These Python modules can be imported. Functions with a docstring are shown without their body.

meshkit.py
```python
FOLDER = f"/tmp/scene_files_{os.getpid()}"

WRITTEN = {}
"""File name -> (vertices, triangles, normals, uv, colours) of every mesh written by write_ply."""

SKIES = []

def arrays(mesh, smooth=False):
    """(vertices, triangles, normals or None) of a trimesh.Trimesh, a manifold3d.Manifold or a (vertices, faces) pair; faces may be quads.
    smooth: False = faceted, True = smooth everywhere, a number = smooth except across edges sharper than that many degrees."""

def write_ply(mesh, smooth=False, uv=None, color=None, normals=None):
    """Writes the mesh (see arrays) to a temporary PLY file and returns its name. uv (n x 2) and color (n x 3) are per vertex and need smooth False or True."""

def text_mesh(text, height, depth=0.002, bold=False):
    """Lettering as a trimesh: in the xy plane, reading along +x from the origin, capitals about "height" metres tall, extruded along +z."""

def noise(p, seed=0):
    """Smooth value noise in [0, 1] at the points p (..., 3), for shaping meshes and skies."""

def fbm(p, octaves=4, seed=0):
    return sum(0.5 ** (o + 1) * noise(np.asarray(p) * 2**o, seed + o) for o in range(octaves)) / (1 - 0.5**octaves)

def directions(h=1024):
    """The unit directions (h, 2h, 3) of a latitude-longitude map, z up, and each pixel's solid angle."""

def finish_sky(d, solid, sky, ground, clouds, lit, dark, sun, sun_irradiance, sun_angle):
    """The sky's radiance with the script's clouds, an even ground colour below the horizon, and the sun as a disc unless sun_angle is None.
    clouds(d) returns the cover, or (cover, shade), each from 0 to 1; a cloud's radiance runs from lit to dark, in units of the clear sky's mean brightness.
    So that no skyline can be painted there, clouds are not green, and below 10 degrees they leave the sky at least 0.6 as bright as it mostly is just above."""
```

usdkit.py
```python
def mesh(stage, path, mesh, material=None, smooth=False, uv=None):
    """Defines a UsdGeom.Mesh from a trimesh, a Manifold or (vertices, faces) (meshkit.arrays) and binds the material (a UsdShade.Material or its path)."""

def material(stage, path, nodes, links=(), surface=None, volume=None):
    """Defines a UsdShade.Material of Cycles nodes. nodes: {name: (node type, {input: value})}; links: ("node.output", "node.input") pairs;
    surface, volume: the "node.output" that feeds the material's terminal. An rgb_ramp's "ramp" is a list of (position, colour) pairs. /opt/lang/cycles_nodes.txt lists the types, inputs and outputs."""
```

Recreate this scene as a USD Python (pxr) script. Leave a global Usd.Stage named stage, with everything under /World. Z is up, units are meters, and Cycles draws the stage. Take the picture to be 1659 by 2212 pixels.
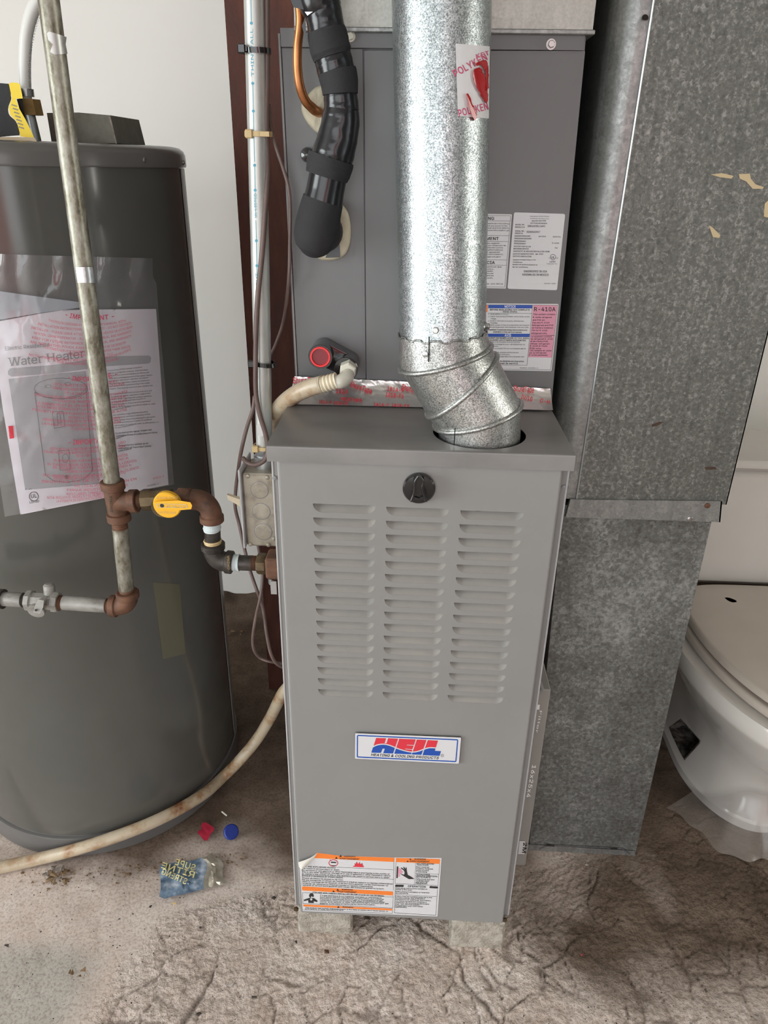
import math, random
import numpy as np, trimesh, shapely
import manifold3d as m3
from shapely.geometry import Polygon, LineString, Point, MultiPolygon, box as sbox
from pxr import Usd, UsdGeom, UsdLux, UsdShade, Gf, Sdf, Vt
import usdkit, meshkit

random.seed(7); rng = np.random.default_rng(7)
stage = Usd.Stage.CreateInMemory()
UsdGeom.SetStageUpAxis(stage, UsdGeom.Tokens.z); UsdGeom.SetStageMetersPerUnit(stage, 1.0)
UsdGeom.Xform.Define(stage, '/World'); UsdGeom.Scope.Define(stage, '/World/Looks')

# ------------------------------------------------------------------ camera
EYE = np.array([.1697, -.7983, 1.1988]); YAW, PITCH, ROLL, FPX = -.0371, .4461, .0181, 1564.1
EXPOSURE = 0.16
cy_, sy_ = math.cos(YAW), math.sin(YAW)
fwd = np.array([sy_*math.cos(PITCH), cy_*math.cos(PITCH), -math.sin(PITCH)])
rgt = np.array([cy_, -sy_, 0.0]); upv = np.cross(rgt, fwd)
c_, s_ = math.cos(ROLL), math.sin(ROLL)
rgt, upv = c_*rgt + s_*upv, -s_*rgt + c_*upv
cam = UsdGeom.Camera.Define(stage, '/World/Camera')
cam.CreateHorizontalApertureAttr(36.0); cam.CreateVerticalApertureAttr(48.0)
cam.CreateFocalLengthAttr(FPX/1659*36.0); cam.CreateClippingRangeAttr(Gf.Vec2f(.02, 60)); cam.CreateExposureAttr(EXPOSURE)
mx = Gf.Matrix4d(); 
for i, r_ in enumerate((rgt, upv, -fwd, EYE)): mx.SetRow(i, Gf.Vec4d(*map(float, r_), 1.0 if i == 3 else 0.0))
cam.AddTransformOp().Set(mx)

# ------------------------------------------------------------------ light: daylight through the open garage door behind the camera, and sky outside
dome = UsdLux.DomeLight.Define(stage, '/World/sky'); dome.CreateIntensityAttr(.8); dome.CreateColorAttr(Gf.Vec3f(.93, .97, 1.0))
def rect_light(name, pos, target, w, h, power, col):
    L = UsdLux.RectLight.Define(stage, '/World/'+name); L.CreateWidthAttr(w); L.CreateHeightAttr(h); L.CreateIntensityAttr(power); L.CreateColorAttr(Gf.Vec3f(*col))
    m = Gf.Matrix4d().SetLookAt(Gf.Vec3d(*pos), Gf.Vec3d(*target), Gf.Vec3d(0, 0, 1)).GetInverse()
    L.AddTransformOp().Set(m)
rect_light('garage_door_daylight', (-.85, -2.95, 1.05), (-.85, 0, 1.05), 2.6, 2.1, .6, (.985, .985, 1.0))
rect_light('garage_door_daylight_right', (1.22, -2.95, 1.05), (1.22, 0, 1.05), .5, 2.1, .6, (.985, .985, 1.0))
rect_light('side_opening_daylight', (-2.95, -1.65, 1.10), (0, -1.65, 1.10), 1.9, 1.9, 7.2, (.925, .985, .985))
rect_light('side_window_daylight', (2.55, -.45, 1.45), (0, -.45, 1.45), .5, 1.1, 7.5, (1.0, .95, .84))

# ------------------------------------------------------------------ pixel rays -> points on real surfaces
def ray(px, py):
    px = np.asarray(px, float); py = np.asarray(py, float)
    return ((px-829.5)/FPX)[..., None]*rgt - ((py-1106)/FPX)[..., None]*upv + fwd
def at(px, py, x=None, y=None, z=None):
    d = ray(px, py); k, v = (0, x) if x is not None else (1, y) if y is not None else (2, z)
    return EYE + ((v-EYE[k])/d[..., k])[..., None]*d
def plane_y(y): return lambda px, py, off=0.0: at(px, py, y=y-off)
def plane_z(z): return lambda px, py, off=0.0: at(px, py, z=z+off)
def cylinder(p0, axis, R):
    p0 = np.asarray(p0, float); a = np.asarray(axis, float); a = a/np.linalg.norm(a)
    def f(px, py, off=0.0):
        d = ray(px, py); o = EYE-p0
        dp = d-(d@a)[..., None]*a; op = o-(o@a)*a; r = R+off
        A = (dp*dp).sum(-1); B = 2*(dp@op); C = op@op-r*r
        disc = np.maximum(B*B-4*A*C, 0)
        return EYE + ((-B-np.sqrt(disc))/(2*A))[..., None]*d
    return f

# ------------------------------------------------------------------ materials
MATS = {}
def mat(name, nodes, links=(), surface='p.BSDF'):
    MATS[name] = usdkit.material(stage, '/World/Looks/'+name, nodes, links, surface=surface); return MATS[name]
def plain(name, col, rough=.5, metal=0.0, **k):
    return mat(name, {'p': ('principled_bsdf', dict(base_color=col, roughness=rough, metallic=metal, **k))})
def mottled(name, stops, scale, rough=(.4, .6), metal=0.0, detail=6, bump=0.0, bscale=None, stretch=(1, 1, 1), bdist=.002, nrough=.6, **k):
    """colour from a noise ramp in world space, with optional fine relief"""
    n = {'g': ('geometry', {}), 'm': ('mapping', {'scale': stretch}), 'n': ('noise_texture', {'scale': scale, 'detail': detail, 'roughness': nrough}),
         'r': ('rgb_ramp', {'ramp': stops}), 'q': ('map_range', {'from_min': .3, 'from_max': .7, 'to_min': rough[0], 'to_max': rough[1], 'clamp': True}),
         'p': ('principled_bsdf', dict(metallic=metal, **k))}
    l = [('g.position', 'm.vector'), ('m.vector', 'n.vector'), ('n.fac', 'r.fac'), ('r.color', 'p.base_color'), ('n.fac', 'q.value'), ('q.result', 'p.roughness')]
    if bump:
        n['b'] = ('bump', {'strength': bump, 'distance': bdist}); n['n2'] = ('noise_texture', {'scale': bscale or scale*3, 'detail': 4})
        l += [('g.position', 'n2.vector'), ('n2.fac', 'b.height'), ('b.normal', 'p.normal')]
    return mat(name, n, l)
mottled('paint_grey', [(.3, (.222, .218, .21)), (.7, (.238, .233, .225))], 6, (.36, .42), bump=.05, bscale=900, bdist=.0005)
mottled('paint_dusty', [(.35, (.25, .24, .225)), (.65, (.29, .272, .245))], 14, (.5, .65))
mottled('paint_coil', [(.3, (.128, .130, .131)), (.7, (.138, .139, .139))], 6, (.36, .42), bump=.05, bscale=900, bdist=.0005)
mottled('paint_lid', [(.28, (.15, .145, .138)), (.5, (.2, .192, .185)), (.72, (.25, .235, .22))], 9, (.3, .5), stretch=(.6, 1.6, 1))
plain('dark_void', (.012, .012, .013), .9)
plain('black_plastic', (.010, .010, .011), .16, coat_weight=.4); plain('black_tape', (.012, .012, .014), .22)
mottled('black_foam', [(.3, (.016, .016, .018)), (.7, (.026, .026, .028))], 60, (.75, .9), bump=.25, bscale=700, bdist=.001)
plain('white_label', (.60, .60, .61), .5); plain('backing_paper', (.66, .64, .58), .6)
plain('ink_black', (.02, .02, .022), .5); plain('ink_grey', (.22, .22, .225), .6); plain('ink_line', (.1, .1, .105), .6)
plain('ink_orange', (.80, .20, .03), .5); plain('ink_red', (.62, .03, .05), .5); plain('ink_blue', (.012, .07, .36), .45)
plain('ink_pink', (.62, .27, .36), .5); plain('ink_white', (.8, .8, .8), .5); plain('ink_rose', (.72, .30, .32), .6); plain('ink_cyan', (.10, .36, .48), .6)
plain('steel', (.40, .40, .39), .32, 1.0); plain('zinc', (.62, .65, .67), .3, .9)
plain('red_plastic', (.72, .03, .035), .3); plain('dark_red', (.20, .012, .02), .35); plain('ink_magenta', (.50, .07, .16), .5); plain('sealant_red', (.36, .008, .012), .16)
plain('nylon_white', (.62, .59, .5), .4, subsurface_weight=.1); plain('nylon_yellow', (.56, .42, .21), .45); plain('ivory', (.66, .58, .42), .4)
mottled('copper', [(.3, (.42, .16, .06)), (.7, (.55, .24, .10))], 25, (.3, .42), metal=.85)
mottled('putty', [(.3, (.40, .36, .26)), (.7, (.52, .48, .37))], 40, (.7, .85), bump=.3, bscale=120, bdist=.002)
mottled('rust_iron', [(.25, (.05, .028, .018)), (.5, (.13, .062, .036)), (.75, (.2, .095, .05))], 55, (.5, .75), metal=.25, bump=.3, bscale=400, bdist=.0008)
mottled('black_iron', [(.25, (.03, .027, .025)), (.6, (.085, .075, .066)), (.8, (.15, .12, .09))], 60, (.35, .6), metal=.6, bump=.25, bscale=400, bdist=.0008)
mottled('brass_old', [(.3, (.05, .036, .02)), (.7, (.15, .105, .055))], 60, (.4, .6), metal=.6)
mottled('brass', [(.3, (.34, .22, .09)), (.7, (.48, .33, .14))], 60, (.3, .45), metal=.8)
mottled('pipe_galv', [(.30, (.075, .062, .042)), (.44, (.20, .185, .14)), (.56, (.31, .30, .25)), (.72, (.46, .455, .40))], 85, (.3, .55), metal=.55, bump=.25, bscale=300, bdist=.0008, stretch=(1, 1, .5), detail=8, nrough=.7)
mottled('pipe_painted', [(.3, (.16, .15, .13)), (.45, (.27, .262, .24)), (.7, (.36, .35, .325))], 70, (.4, .6), metal=.25, stretch=(.5, 1, 1))
plain('pipe_dope', (.55, .62, .62), .7)
mottled('conduit', [(.3, (.44, .45, .42)), (.7, (.6, .62, .6))], 45, (.32, .5), metal=.45, stretch=(1, 1, .3))
mottled('box_steel', [(.3, (.28, .25, .2)), (.5, (.42, .38, .31)), (.72, (.5, .46, .38))], 55, (.4, .6), metal=.5, detail=8)
plain('valve_yellow', (.78, .42, .02), .4)
plain('edge_glint', (.42, .42, .42), .25); plain('seam_reflection', (.27, .265, .25), .25)
mottled('wire_brown', [(.3, (.095, .062, .054)), (.7, (.15, .10, .088))], 30, (.38, .48))
mottled('wood_brown', [(.25, (.05, .014, .009)), (.5, (.085, .026, .016)), (.75, (.13, .048, .03))], 14, (.68, .85), stretch=(3, 1, .8), bump=.35, bscale=150, bdist=.0015)
mottled('wall_paint', [(.3, (.77, .755, .715)), (.7, (.80, .785, .745))], 2.2, (.7, .85), bump=.06, bscale=220, bdist=.001)
plain('ceiling_paint', (.58, .56, .53), .9); plain('shed_wall', (.225, .225, .215), .9); plain('added_red', (.75, .03, .03), .5)
mottled('block_concrete', [(.25, (.22, .195, .155)), (.5, (.36, .33, .275)), (.75, (.48, .445, .385))], 60, (.85, .95), bump=.8, bscale=260, bdist=.004)
mottled('tank_paint', [(.3, (.085, .084, .076)), (.7, (.096, .095, .086))], 4, (.16, .22), coat_weight=.25, coat_roughness=.12)
mottled('tank_cap', [(.3, (.12, .115, .11)), (.7, (.14, .135, .13))], 4, (.2, .28))
mottled('foam_grey', [(.3, (.13, .125, .10)), (.7, (.19, .185, .155))], 60, (.85, .95), bump=.3, bscale=500, bdist=.001)
plain('yellow_label', (.75, .55, .015), .5); plain('cardboard', (.42, .33, .22), .8)
plain('pex_white', (.66, .66, .63), .35)
mottled('porcelain', [(.3, (.52, .49, .45)), (.7, (.58, .55, .51))], 3, (.1, .16)); mottled('seat_plastic', [(.3, (.43, .375, .32)), (.7, (.48, .42, .365))], 4, (.22, .3))
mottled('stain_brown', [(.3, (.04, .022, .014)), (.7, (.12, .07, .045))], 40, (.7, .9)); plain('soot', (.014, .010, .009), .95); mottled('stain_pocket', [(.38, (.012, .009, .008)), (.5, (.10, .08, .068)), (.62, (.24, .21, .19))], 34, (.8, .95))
mottled('hose_vinyl', [(.28, (.20, .08, .035)), (.40, (.36, .24, .14)), (.52, (.46, .38, .27)), (.8, (.52, .46, .36))], 19, (.28, .42), subsurface_weight=.15, stretch=(1.4, 1.4, 1.4))
plain('foil', (.74, .71, .69), .38, .9)
plain('blue_plastic', (.012, .03, .22), .35); plain('red_scrap', (.42, .02, .05), .5)
mottled('leaf_dry', [(.3, (.10, .06, .03)), (.7, (.26, .17, .09))], 80, (.8, .95)); plain('chip_dark', (.05, .04, .034), .9); plain('chip_pale', (.5, .46, .42), .9)
mottled('lint', [(.3, (.14, .11, .09)), (.7, (.3, .27, .24))], 120, (.9, 1.0))

plain('foil_dull', (.5, .5, .48), .4, .6); plain('tank_reflection', (.128, .124, .082), .25); plain('booklet_paper', (.66, .62, .66), .6); plain('print_grey', (.33, .32, .34), .6)
plain('ink_rose_dark', (.62, .10, .16), .5); plain('tan_smear', (.50, .40, .24), .7); plain('lid_mark', (.22, .12, .07), .7); mottled('wrapper_blue', [(.36, (.10, .16, .25)), (.52, (.24, .33, .44)), (.66, (.58, .65, .76))], 45, (.25, .35), metal=.2); plain('wrapper_silver', (.62, .57, .47), .3, .6); plain('ink_cream', (.74, .66, .30), .5)
def galvanised(name, lo, mid, hi, cell, speck, rough, metal, bump, streak=0.0, grime=0.0, bdist=.0006, stops=(.25, .5, .78)):
    """zinc spangle: random cells + fine specks, optional vertical rolling marks and patches of white oxide"""
    n = {'g': ('geometry', {}), 'm': ('mapping', {'scale': (1, 1, 1)}), 'v': ('voronoi_texture', {'scale': cell, 'randomness': 1.0}), 'bw': ('rgb_to_bw', {}),
         'nz': ('noise_texture', {'scale': speck, 'detail': 5, 'roughness': .65}), 'big': ('noise_texture', {'scale': 7.0, 'detail': 5, 'roughness': .6}),
         'wob': ('noise_texture', {'scale': cell*.7, 'detail': 3}), 'dis': ('mix_vector', {'fac': .02}),
         'a': ('math', {'math_type': 'multiply', 'value2': .26}), 'b': ('math', {'math_type': 'multiply_add', 'value2': .74}), 'c': ('math', {'math_type': 'multiply_add', 'value2': grime}),
         'ms': ('mapping', {'scale': (140, 140, 3)}), 'st': ('noise_texture', {'scale': 1.0, 'detail': 4}), 'd': ('math', {'math_type': 'multiply_add', 'value2': streak}), 'off': ('math', {'math_type': 'subtract', 'value2': .5*(streak+grime)}),
         'r': ('rgb_ramp', {'ramp': [(stops[0], lo), (stops[1], mid), (stops[2], hi)]}), 'q': ('map_range', {'from_min': .2, 'from_max': .8, 'to_min': rough[1], 'to_max': rough[0], 'clamp': True}),
         'bp': ('bump', {'strength': bump, 'distance': bdist}), 'p': ('principled_bsdf', {'metallic': metal})}
    l = [('g.position', 'wob.vector'), ('g.position', 'dis.a'), ('wob.color', 'dis.b'), ('dis.result', 'v.vector'), ('g.position', 'nz.vector'), ('g.position', 'big.vector'), ('g.position', 'ms.vector'), ('ms.vector', 'st.vector'),
         ('v.color', 'bw.color'), ('bw.val', 'a.value1'), ('nz.fac', 'b.value1'), ('a.value', 'b.value3'), ('big.fac', 'c.value1'), ('b.value', 'c.value3'), ('st.fac', 'd.value1'), ('c.value', 'd.value3'), ('d.value', 'off.value1'),
         ('off.value', 'r.fac'), ('r.color', 'p.base_color'), ('off.value', 'q.value'), ('q.result', 'p.roughness'), ('off.value', 'bp.height'), ('bp.normal', 'p.normal')]
    return mat(name, n, l)
galvanised('galv_duct', (.10, .104, .095), (.165, .17, .157), (.40, .41, .39), 210, 190, (.4, .6), .5, .12, streak=.3, grime=.1, stops=(.30, .53, .78))
galvanised('galv_lower', (.085, .080, .072), (.16, .165, .155), (.34, .35, .335), 160, 150, (.5, .7), .35, .15, grime=.8)
galvanised('galv_side', (.20, .205, .195), (.27, .28, .272), (.40, .41, .40), 110, 260, (.34, .48), .6, .06, streak=.4)
galvanised('galv_flue', (.19, .21, .213), (.40, .44, .445), (.76, .81, .82), 420, 640, (.22, .40), .88, .5, stops=(.37, .5, .64))
galvanised('galv_elbow', (.19, .195, .185), (.42, .43, .415), (.80, .82, .80), 420, 640, (.24, .44), .86, .5, grime=.35, stops=(.36, .5, .66))
galvanised('galv_plenum', (.34, .34, .31), (.42, .42, .385), (.50, .50, .46), 60, 300, (.42, .52), .6, .04, streak=.25)

def film(name, opacity, col, rough=.12):
    """thin clear plastic: mostly see-through, glossy, slightly milky"""
    return mat(name, {'t': ('transparent_bsdf', {'color': (.97, .97, .98)}), 'd': ('diffuse_bsdf', {'color': col}), 'a': ('mix_closure', {'fac': opacity}),
                      'lw': ('layer_weight', {'blend': .5}), 'pw': ('math', {'math_type': 'power', 'value2': 4.0}), 'f': ('math', {'math_type': 'multiply_add', 'value2': .7, 'value3': .045}), 'gl': ('glossy_bsdf', {'color': (1, 1, 1), 'roughness': rough}), 'b': ('mix_closure', {})},
               [('t.BSDF', 'a.closure1'), ('d.BSDF', 'a.closure2'), ('a.closure', 'b.closure1'), ('gl.BSDF', 'b.closure2'), ('lw.facing', 'pw.value1'), ('pw.value', 'f.value1'), ('f.value', 'b.fac')], surface='b.closure')
film('film_clear', .10, (.75, .75, .78)); film('film_milky', .45, (.62, .66, .74)); film('film_floor', .22, (.5, .45, .4), .25); film('film_wrapper', .55, (.7, .66, .58), .2)

def floor_material():
    n = {'g': ('geometry', {}), 'cr': ('attribute', {'attribute': 'crack'}), 'sm': ('attribute', {'attribute': 'slab'}), 'dt': ('attribute', {'attribute': 'dirt_and_shade'}),
         'n1': ('noise_texture', {'scale': 9, 'detail': 8, 'roughness': .62}), 'n2': ('noise_texture', {'scale': 210, 'detail': 4, 'roughness': .6}),
         'r1': ('rgb_ramp', {'ramp': [(.3, (.50, .405, .345)), (.5, (.62, .525, .465)), (.7, (.70, .62, .565))]}),
         'r2': ('rgb_ramp', {'ramp': [(.3, (.40, .365, .32)), (.7, (.50, .465, .42))]}), 'mx': ('mix_color', {}),
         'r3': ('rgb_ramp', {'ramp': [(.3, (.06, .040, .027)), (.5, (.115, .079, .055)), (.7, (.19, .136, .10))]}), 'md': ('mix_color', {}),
         'mc': ('mix_color', {'b': (.085, .06, .045)}), 'sp': ('rgb_ramp', {'ramp': [(.36, (.62, .56, .52)), (.52, (1, 1, 1))]}), 'ml': ('mix_color', {'blend_type': 'multiply', 'fac': .7}),
         'ra': ('attribute', {'attribute': 'skim'}), 'rm': ('math', {'math_type': 'multiply'}), 'b': ('bump', {'strength': .95, 'distance': .0045}), 'p': ('principled_bsdf', {'roughness': .92, 'specular_ior_level': .2})}
    l = [('g.position', 'n1.vector'), ('g.position', 'n2.vector'), ('n1.fac', 'r1.fac'), ('n1.fac', 'r2.fac'), ('n1.fac', 'r3.fac'),
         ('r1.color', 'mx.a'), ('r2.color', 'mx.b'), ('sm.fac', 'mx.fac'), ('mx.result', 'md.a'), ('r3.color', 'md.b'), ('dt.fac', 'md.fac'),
         ('md.result', 'ml.a'), ('n2.fac', 'sp.fac'), ('sp.color', 'ml.b'), ('ml.result', 'mc.a'), ('cr.fac', 'mc.fac'), ('mc.result', 'p.base_color'),
         ('n2.fac', 'rm.value1'), ('ra.fac', 'rm.value2'), ('rm.value', 'b.height'), ('b.normal', 'p.normal')]
    return mat('floor_concrete', n, l)
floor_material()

# ------------------------------------------------------------------ scene-graph helpers
USED = set()
def fresh(parent, name):
    p, k = f'{parent}/{name}', 0
    while p in USED: k += 1; p = f'{parent}/{name}_{k:03d}'
    USED.add(p); return p
class Node:
    def __init__(s, path, loc, prim): s.path, s.loc, s.prim = path, loc, prim
def tag(prim, **k):
    for a, b in k.items():
        if b: prim.SetCustomDataByKey(a, b)
def thing(name, label, cat, loc=(0, 0, 0), group=None, kind=None):
    p = fresh('/World', name); x = UsdGeom.Xform.Define(stage, p); x.AddTranslateOp().Set(Gf.Vec3d(*map(float, loc)))
    tag(x.GetPrim(), label=label, category=cat, group=group, kind=kind); return Node(p, np.asarray(loc, float), x.GetPrim())
def tm(m):
    if isinstance(m, trimesh.Trimesh): return m
    v, f, _ = meshkit.arrays(m); return trimesh.Trimesh(v, f, process=False)
def part(node, name, mesh, material, smooth=35, label=None, kind=None):
    m = tm(mesh).copy(); m.vertices = m.vertices-node.loc
    p = fresh(node.path, name); g = usdkit.mesh(stage, p, m, MATS[material], smooth=smooth)
    tag(g.GetPrim(), label=label, kind=kind); return Node(p, node.loc, g.GetPrim())
def single(name, mesh, material, label=None, cat=None, group=None, kind=None, smooth=35):
    m = tm(mesh).copy(); loc = (m.bounds[0]+m.bounds[1])/2; loc[2] = m.bounds[0][2]
    m.vertices = m.vertices-loc
    p = fresh('/World', name); g = usdkit.mesh(stage, p, m, MATS[material], smooth=smooth); g.AddTranslateOp().Set(Gf.Vec3d(*map(float, loc)))
    tag(g.GetPrim(), label=label, category=cat, group=group, kind=kind); return Node(p, loc, g.GetPrim())

# ------------------------------------------------------------------ shape helpers
def T(v, f): return trimesh.Trimesh(np.asarray(v, float), np.asarray(f, int), process=False)
def join(*ms): return trimesh.util.concatenate([tm(m) for m in ms])
def hull(pts): return tm(m3.Manifold.hull_points(np.asarray(pts, np.float32)))
def rbox(x0, x1, y0, y1, z0, z1, c=.002):
    c = min(c, (x1-x0)*.49, (y1-y0)*.49, (z1-z0)*.49); P = []
    for x, sx in ((x0, 1), (x1, -1)):
        for y, sy in ((y0, 1), (y1, -1)):
            for z, sz in ((z0, 1), (z1, -1)):
                P += [(x+sx*c, y+sy*c, z), (x+sx*c, y, z+sz*c), (x, y+sy*c, z+sz*c)]
    return hull(P)
def mbox(x0, x1, y0, y1, z0, z1): return m3.Manifold.cube((x1-x0, y1-y0, z1-z0)).translate((x0, y0, z0))
def curve(pts, m=8):
    P = np.asarray(pts, float)
    if len(P) < 3: return P
    Q = np.vstack([2*P[0]-P[1], P, 2*P[-1]-P[-2]]); out = []
    for i in range(1, len(Q)-2):
        a, b, c, d = Q[i-1:i+3]
        for t in np.linspace(0, 1, m, endpoint=False):
            out.append(.5*((2*b)+(c-a)*t+(2*a-5*b+4*c-d)*t*t+(3*b-a-3*c+d)*t**3))
    return np.vstack([out, P[-1]])
def loft(rings, cap=True, closed=True):
    R = np.asarray(rings, float); k, n = R.shape[:2]; v = R.reshape(-1, 3); f = []
    nn = n if closed else n-1
    i = np.arange(nn); j = (i+1) % n
    for a in range(k-1):
        A, B = a*n, (a+1)*n
        f += [np.stack([A+i, A+j, B+j], 1), np.stack([A+i, B+j, B+i], 1)]
    if cap and closed:
        for a, s in ((0, -1), (k-1, 1)):
            c = len(v); v = np.vstack([v, R[a].mean(0)])
            t = np.stack([a*n+i, a*n+j, np.full(nn, c)], 1); f.append(t if s > 0 else t[:, ::-1])
    return T(v, np.vstack(f))
def frames(P):
    t = np.gradient(P, axis=0); t /= np.linalg.norm(t, axis=1)[:, None]
    u = np.cross(t[0], (0, 0, 1.0)); u = np.cross(t[0], (0, 1.0, 0)) if np.linalg.norm(u) < .1 else u
    u /= np.linalg.norm(u); U = []
    for q in t:
        u = u-(u@q)*q; u /= np.linalg.norm(u); U.append(u)
    U = np.array(U); return t, U, np.cross(t, U)
def tube(pts, r, n=16, m=8, spline=True, cap=True, wob=0.0):
    P0 = np.asarray(pts, float); P = curve(P0, m) if spline else P0
    rr = np.full(len(P), r, float) if np.ndim(r) == 0 else np.interp(np.linspace(0, 1, len(P)), np.linspace(0, 1, len(r)), r)
    t, U, V = frames(P); a = np.linspace(0, 2*math.pi, n, endpoint=False)
    rad = rr[:, None]*np.ones(n)
    if wob: rad = rad*(1+wob*(meshkit.fbm(np.stack([np.cos(a)[None]*2+0*rr[:, None]+9, np.sin(a)[None]*2+0*rr[:, None]+9, np.arange(len(P))[:, None]*.2+0*a[None]], -1), 3, 5)-.5))
    return loft(P[:, None]+rad[..., None]*(np.cos(a)[None, :, None]*U[:, None]+np.sin(a)[None, :, None]*V[:, None]), cap)
def lathe(prof, o, axis=(0, 0, 1), n=32, spin=0.0, cap=True):
    """prof: (distance along axis, radius)"""
    a = np.asarray(axis, float); a /= np.linalg.norm(a)
    u = np.cross(a, (0, 0, 1.0)); u = np.array((1.0, 0, 0)) if np.linalg.norm(u) < .2 else u/np.linalg.norm(u); w = np.cross(a, u)
    t = np.linspace(0, 2*math.pi, n, endpoint=False)+spin; o = np.asarray(o, float)
    return loft([o+h*a+r*(np.cos(t)[:, None]*u+np.sin(t)[:, None]*w) for h, r in prof], cap)
def pipe(p0, p1, r, n=24, cap=True): return lathe([(0, r), (float(np.linalg.norm(np.subtract(p1, p0))), r)], p0, np.subtract(p1, p0), n, cap=cap)
def thread(p0, p1, r, k=7, n=24):
    L = float(np.linalg.norm(np.subtract(p1, p0))); return lathe([(L*i/(2*k), r*(1.0 if i % 2 else .9)) for i in range(2*k+1)], p0, np.subtract(p1, p0), n)
def band(p, axis, w, r, R, n=28):
    p = np.asarray(p, float); a = np.asarray(axis, float)/np.linalg.norm(axis); e = min(.0012, w*.25)
    return lathe([(-w/2, r), (-w/2, R-e), (-w/2+e, R), (w/2-e, R), (w/2, R-e), (w/2, r)], p, a, n, cap=False)
def polys(g):
    return [g] if isinstance(g, Polygon) else [q for q in getattr(g, 'geoms', []) if isinstance(q, Polygon)]
def flat(geom, surf, off):
    """a printed mark: a region given on the photograph's surface, laid on the real surface"""
    out = []
    for g in polys(geom):
        if g.area < 1e-9: continue
        v, f = trimesh.creation.triangulate_polygon(g, engine='earcut')
        P = surf(v[:, 0], v[:, 1], off); m = T(P, f)
        if (m.face_normals@(EYE-P.mean(0))).mean() < 0: m.invert()
        out.append(m)
    return join(*out)
def solid(geom, surf, t0, t1, dense=None):
    """a sheet with thickness lying on a surface"""
    out = []
    for g in polys(geom):
        if dense: g = g.segmentize(dense)
        v, f = trimesh.creation.triangulate_polygon(g, engine='earcut')
        A, B = surf(v[:, 0], v[:, 1], t1), surf(v[:, 0], v[:, 1], t0); n = len(v)
        tmp = T(A, f); s = (tmp.face_normals@(EYE-A.mean(0))).mean() < 0
        F = f[:, ::-1] if s else f
        e = np.sort(np.vstack([F[:, [0, 1]], F[:, [1, 2]], F[:, [2, 0]]]), 1); ue, cnt = np.unique(e, axis=0, return_counts=True)
        E = np.vstack([F[:, [0, 1]], F[:, [1, 2]], F[:, [2, 0]]]); keep = {tuple(q) for q in ue[cnt == 1]}
        E = np.array([q for q in E if tuple(sorted(q)) in keep])
        out.append(T(np.vstack([A, B]), np.vstack([F, F[:, ::-1]+n, np.stack([E[:, 0], E[:, 0]+n, E[:, 1]], 1), np.stack([E[:, 1], E[:, 0]+n, E[:, 1]+n], 1)])))
    return join(*out)
def grid(c00, c10, c11, c01, nu, nv, fn):
    """a curved sheet: the four corners on the photograph, fn(px, py, u, v) -> points"""
    u, v = np.meshgrid(np.linspace(0, 1, nu), np.linspace(0, 1, nv)); c = [np.asarray(q, float) for q in (c00, c10, c11, c01)]
    p = ((1-u)*(1-v))[..., None]*c[0]+(u*(1-v))[..., None]*c[1]+(u*v)[..., None]*c[2]+((1-u)*v)[..., None]*c[3]
    P = fn(p[..., 0], p[..., 1], u, v); k = np.arange(nu*nv).reshape(nv, nu)
    f = np.vstack([np.stack([k[:-1, :-1], k[1:, :-1], k[1:, 1:]], -1).reshape(-1, 3), np.stack([k[:-1, :-1], k[1:, 1:], k[:-1, 1:]], -1).reshape(-1, 3)])
    return T(P.reshape(-1, 3), f)
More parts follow.
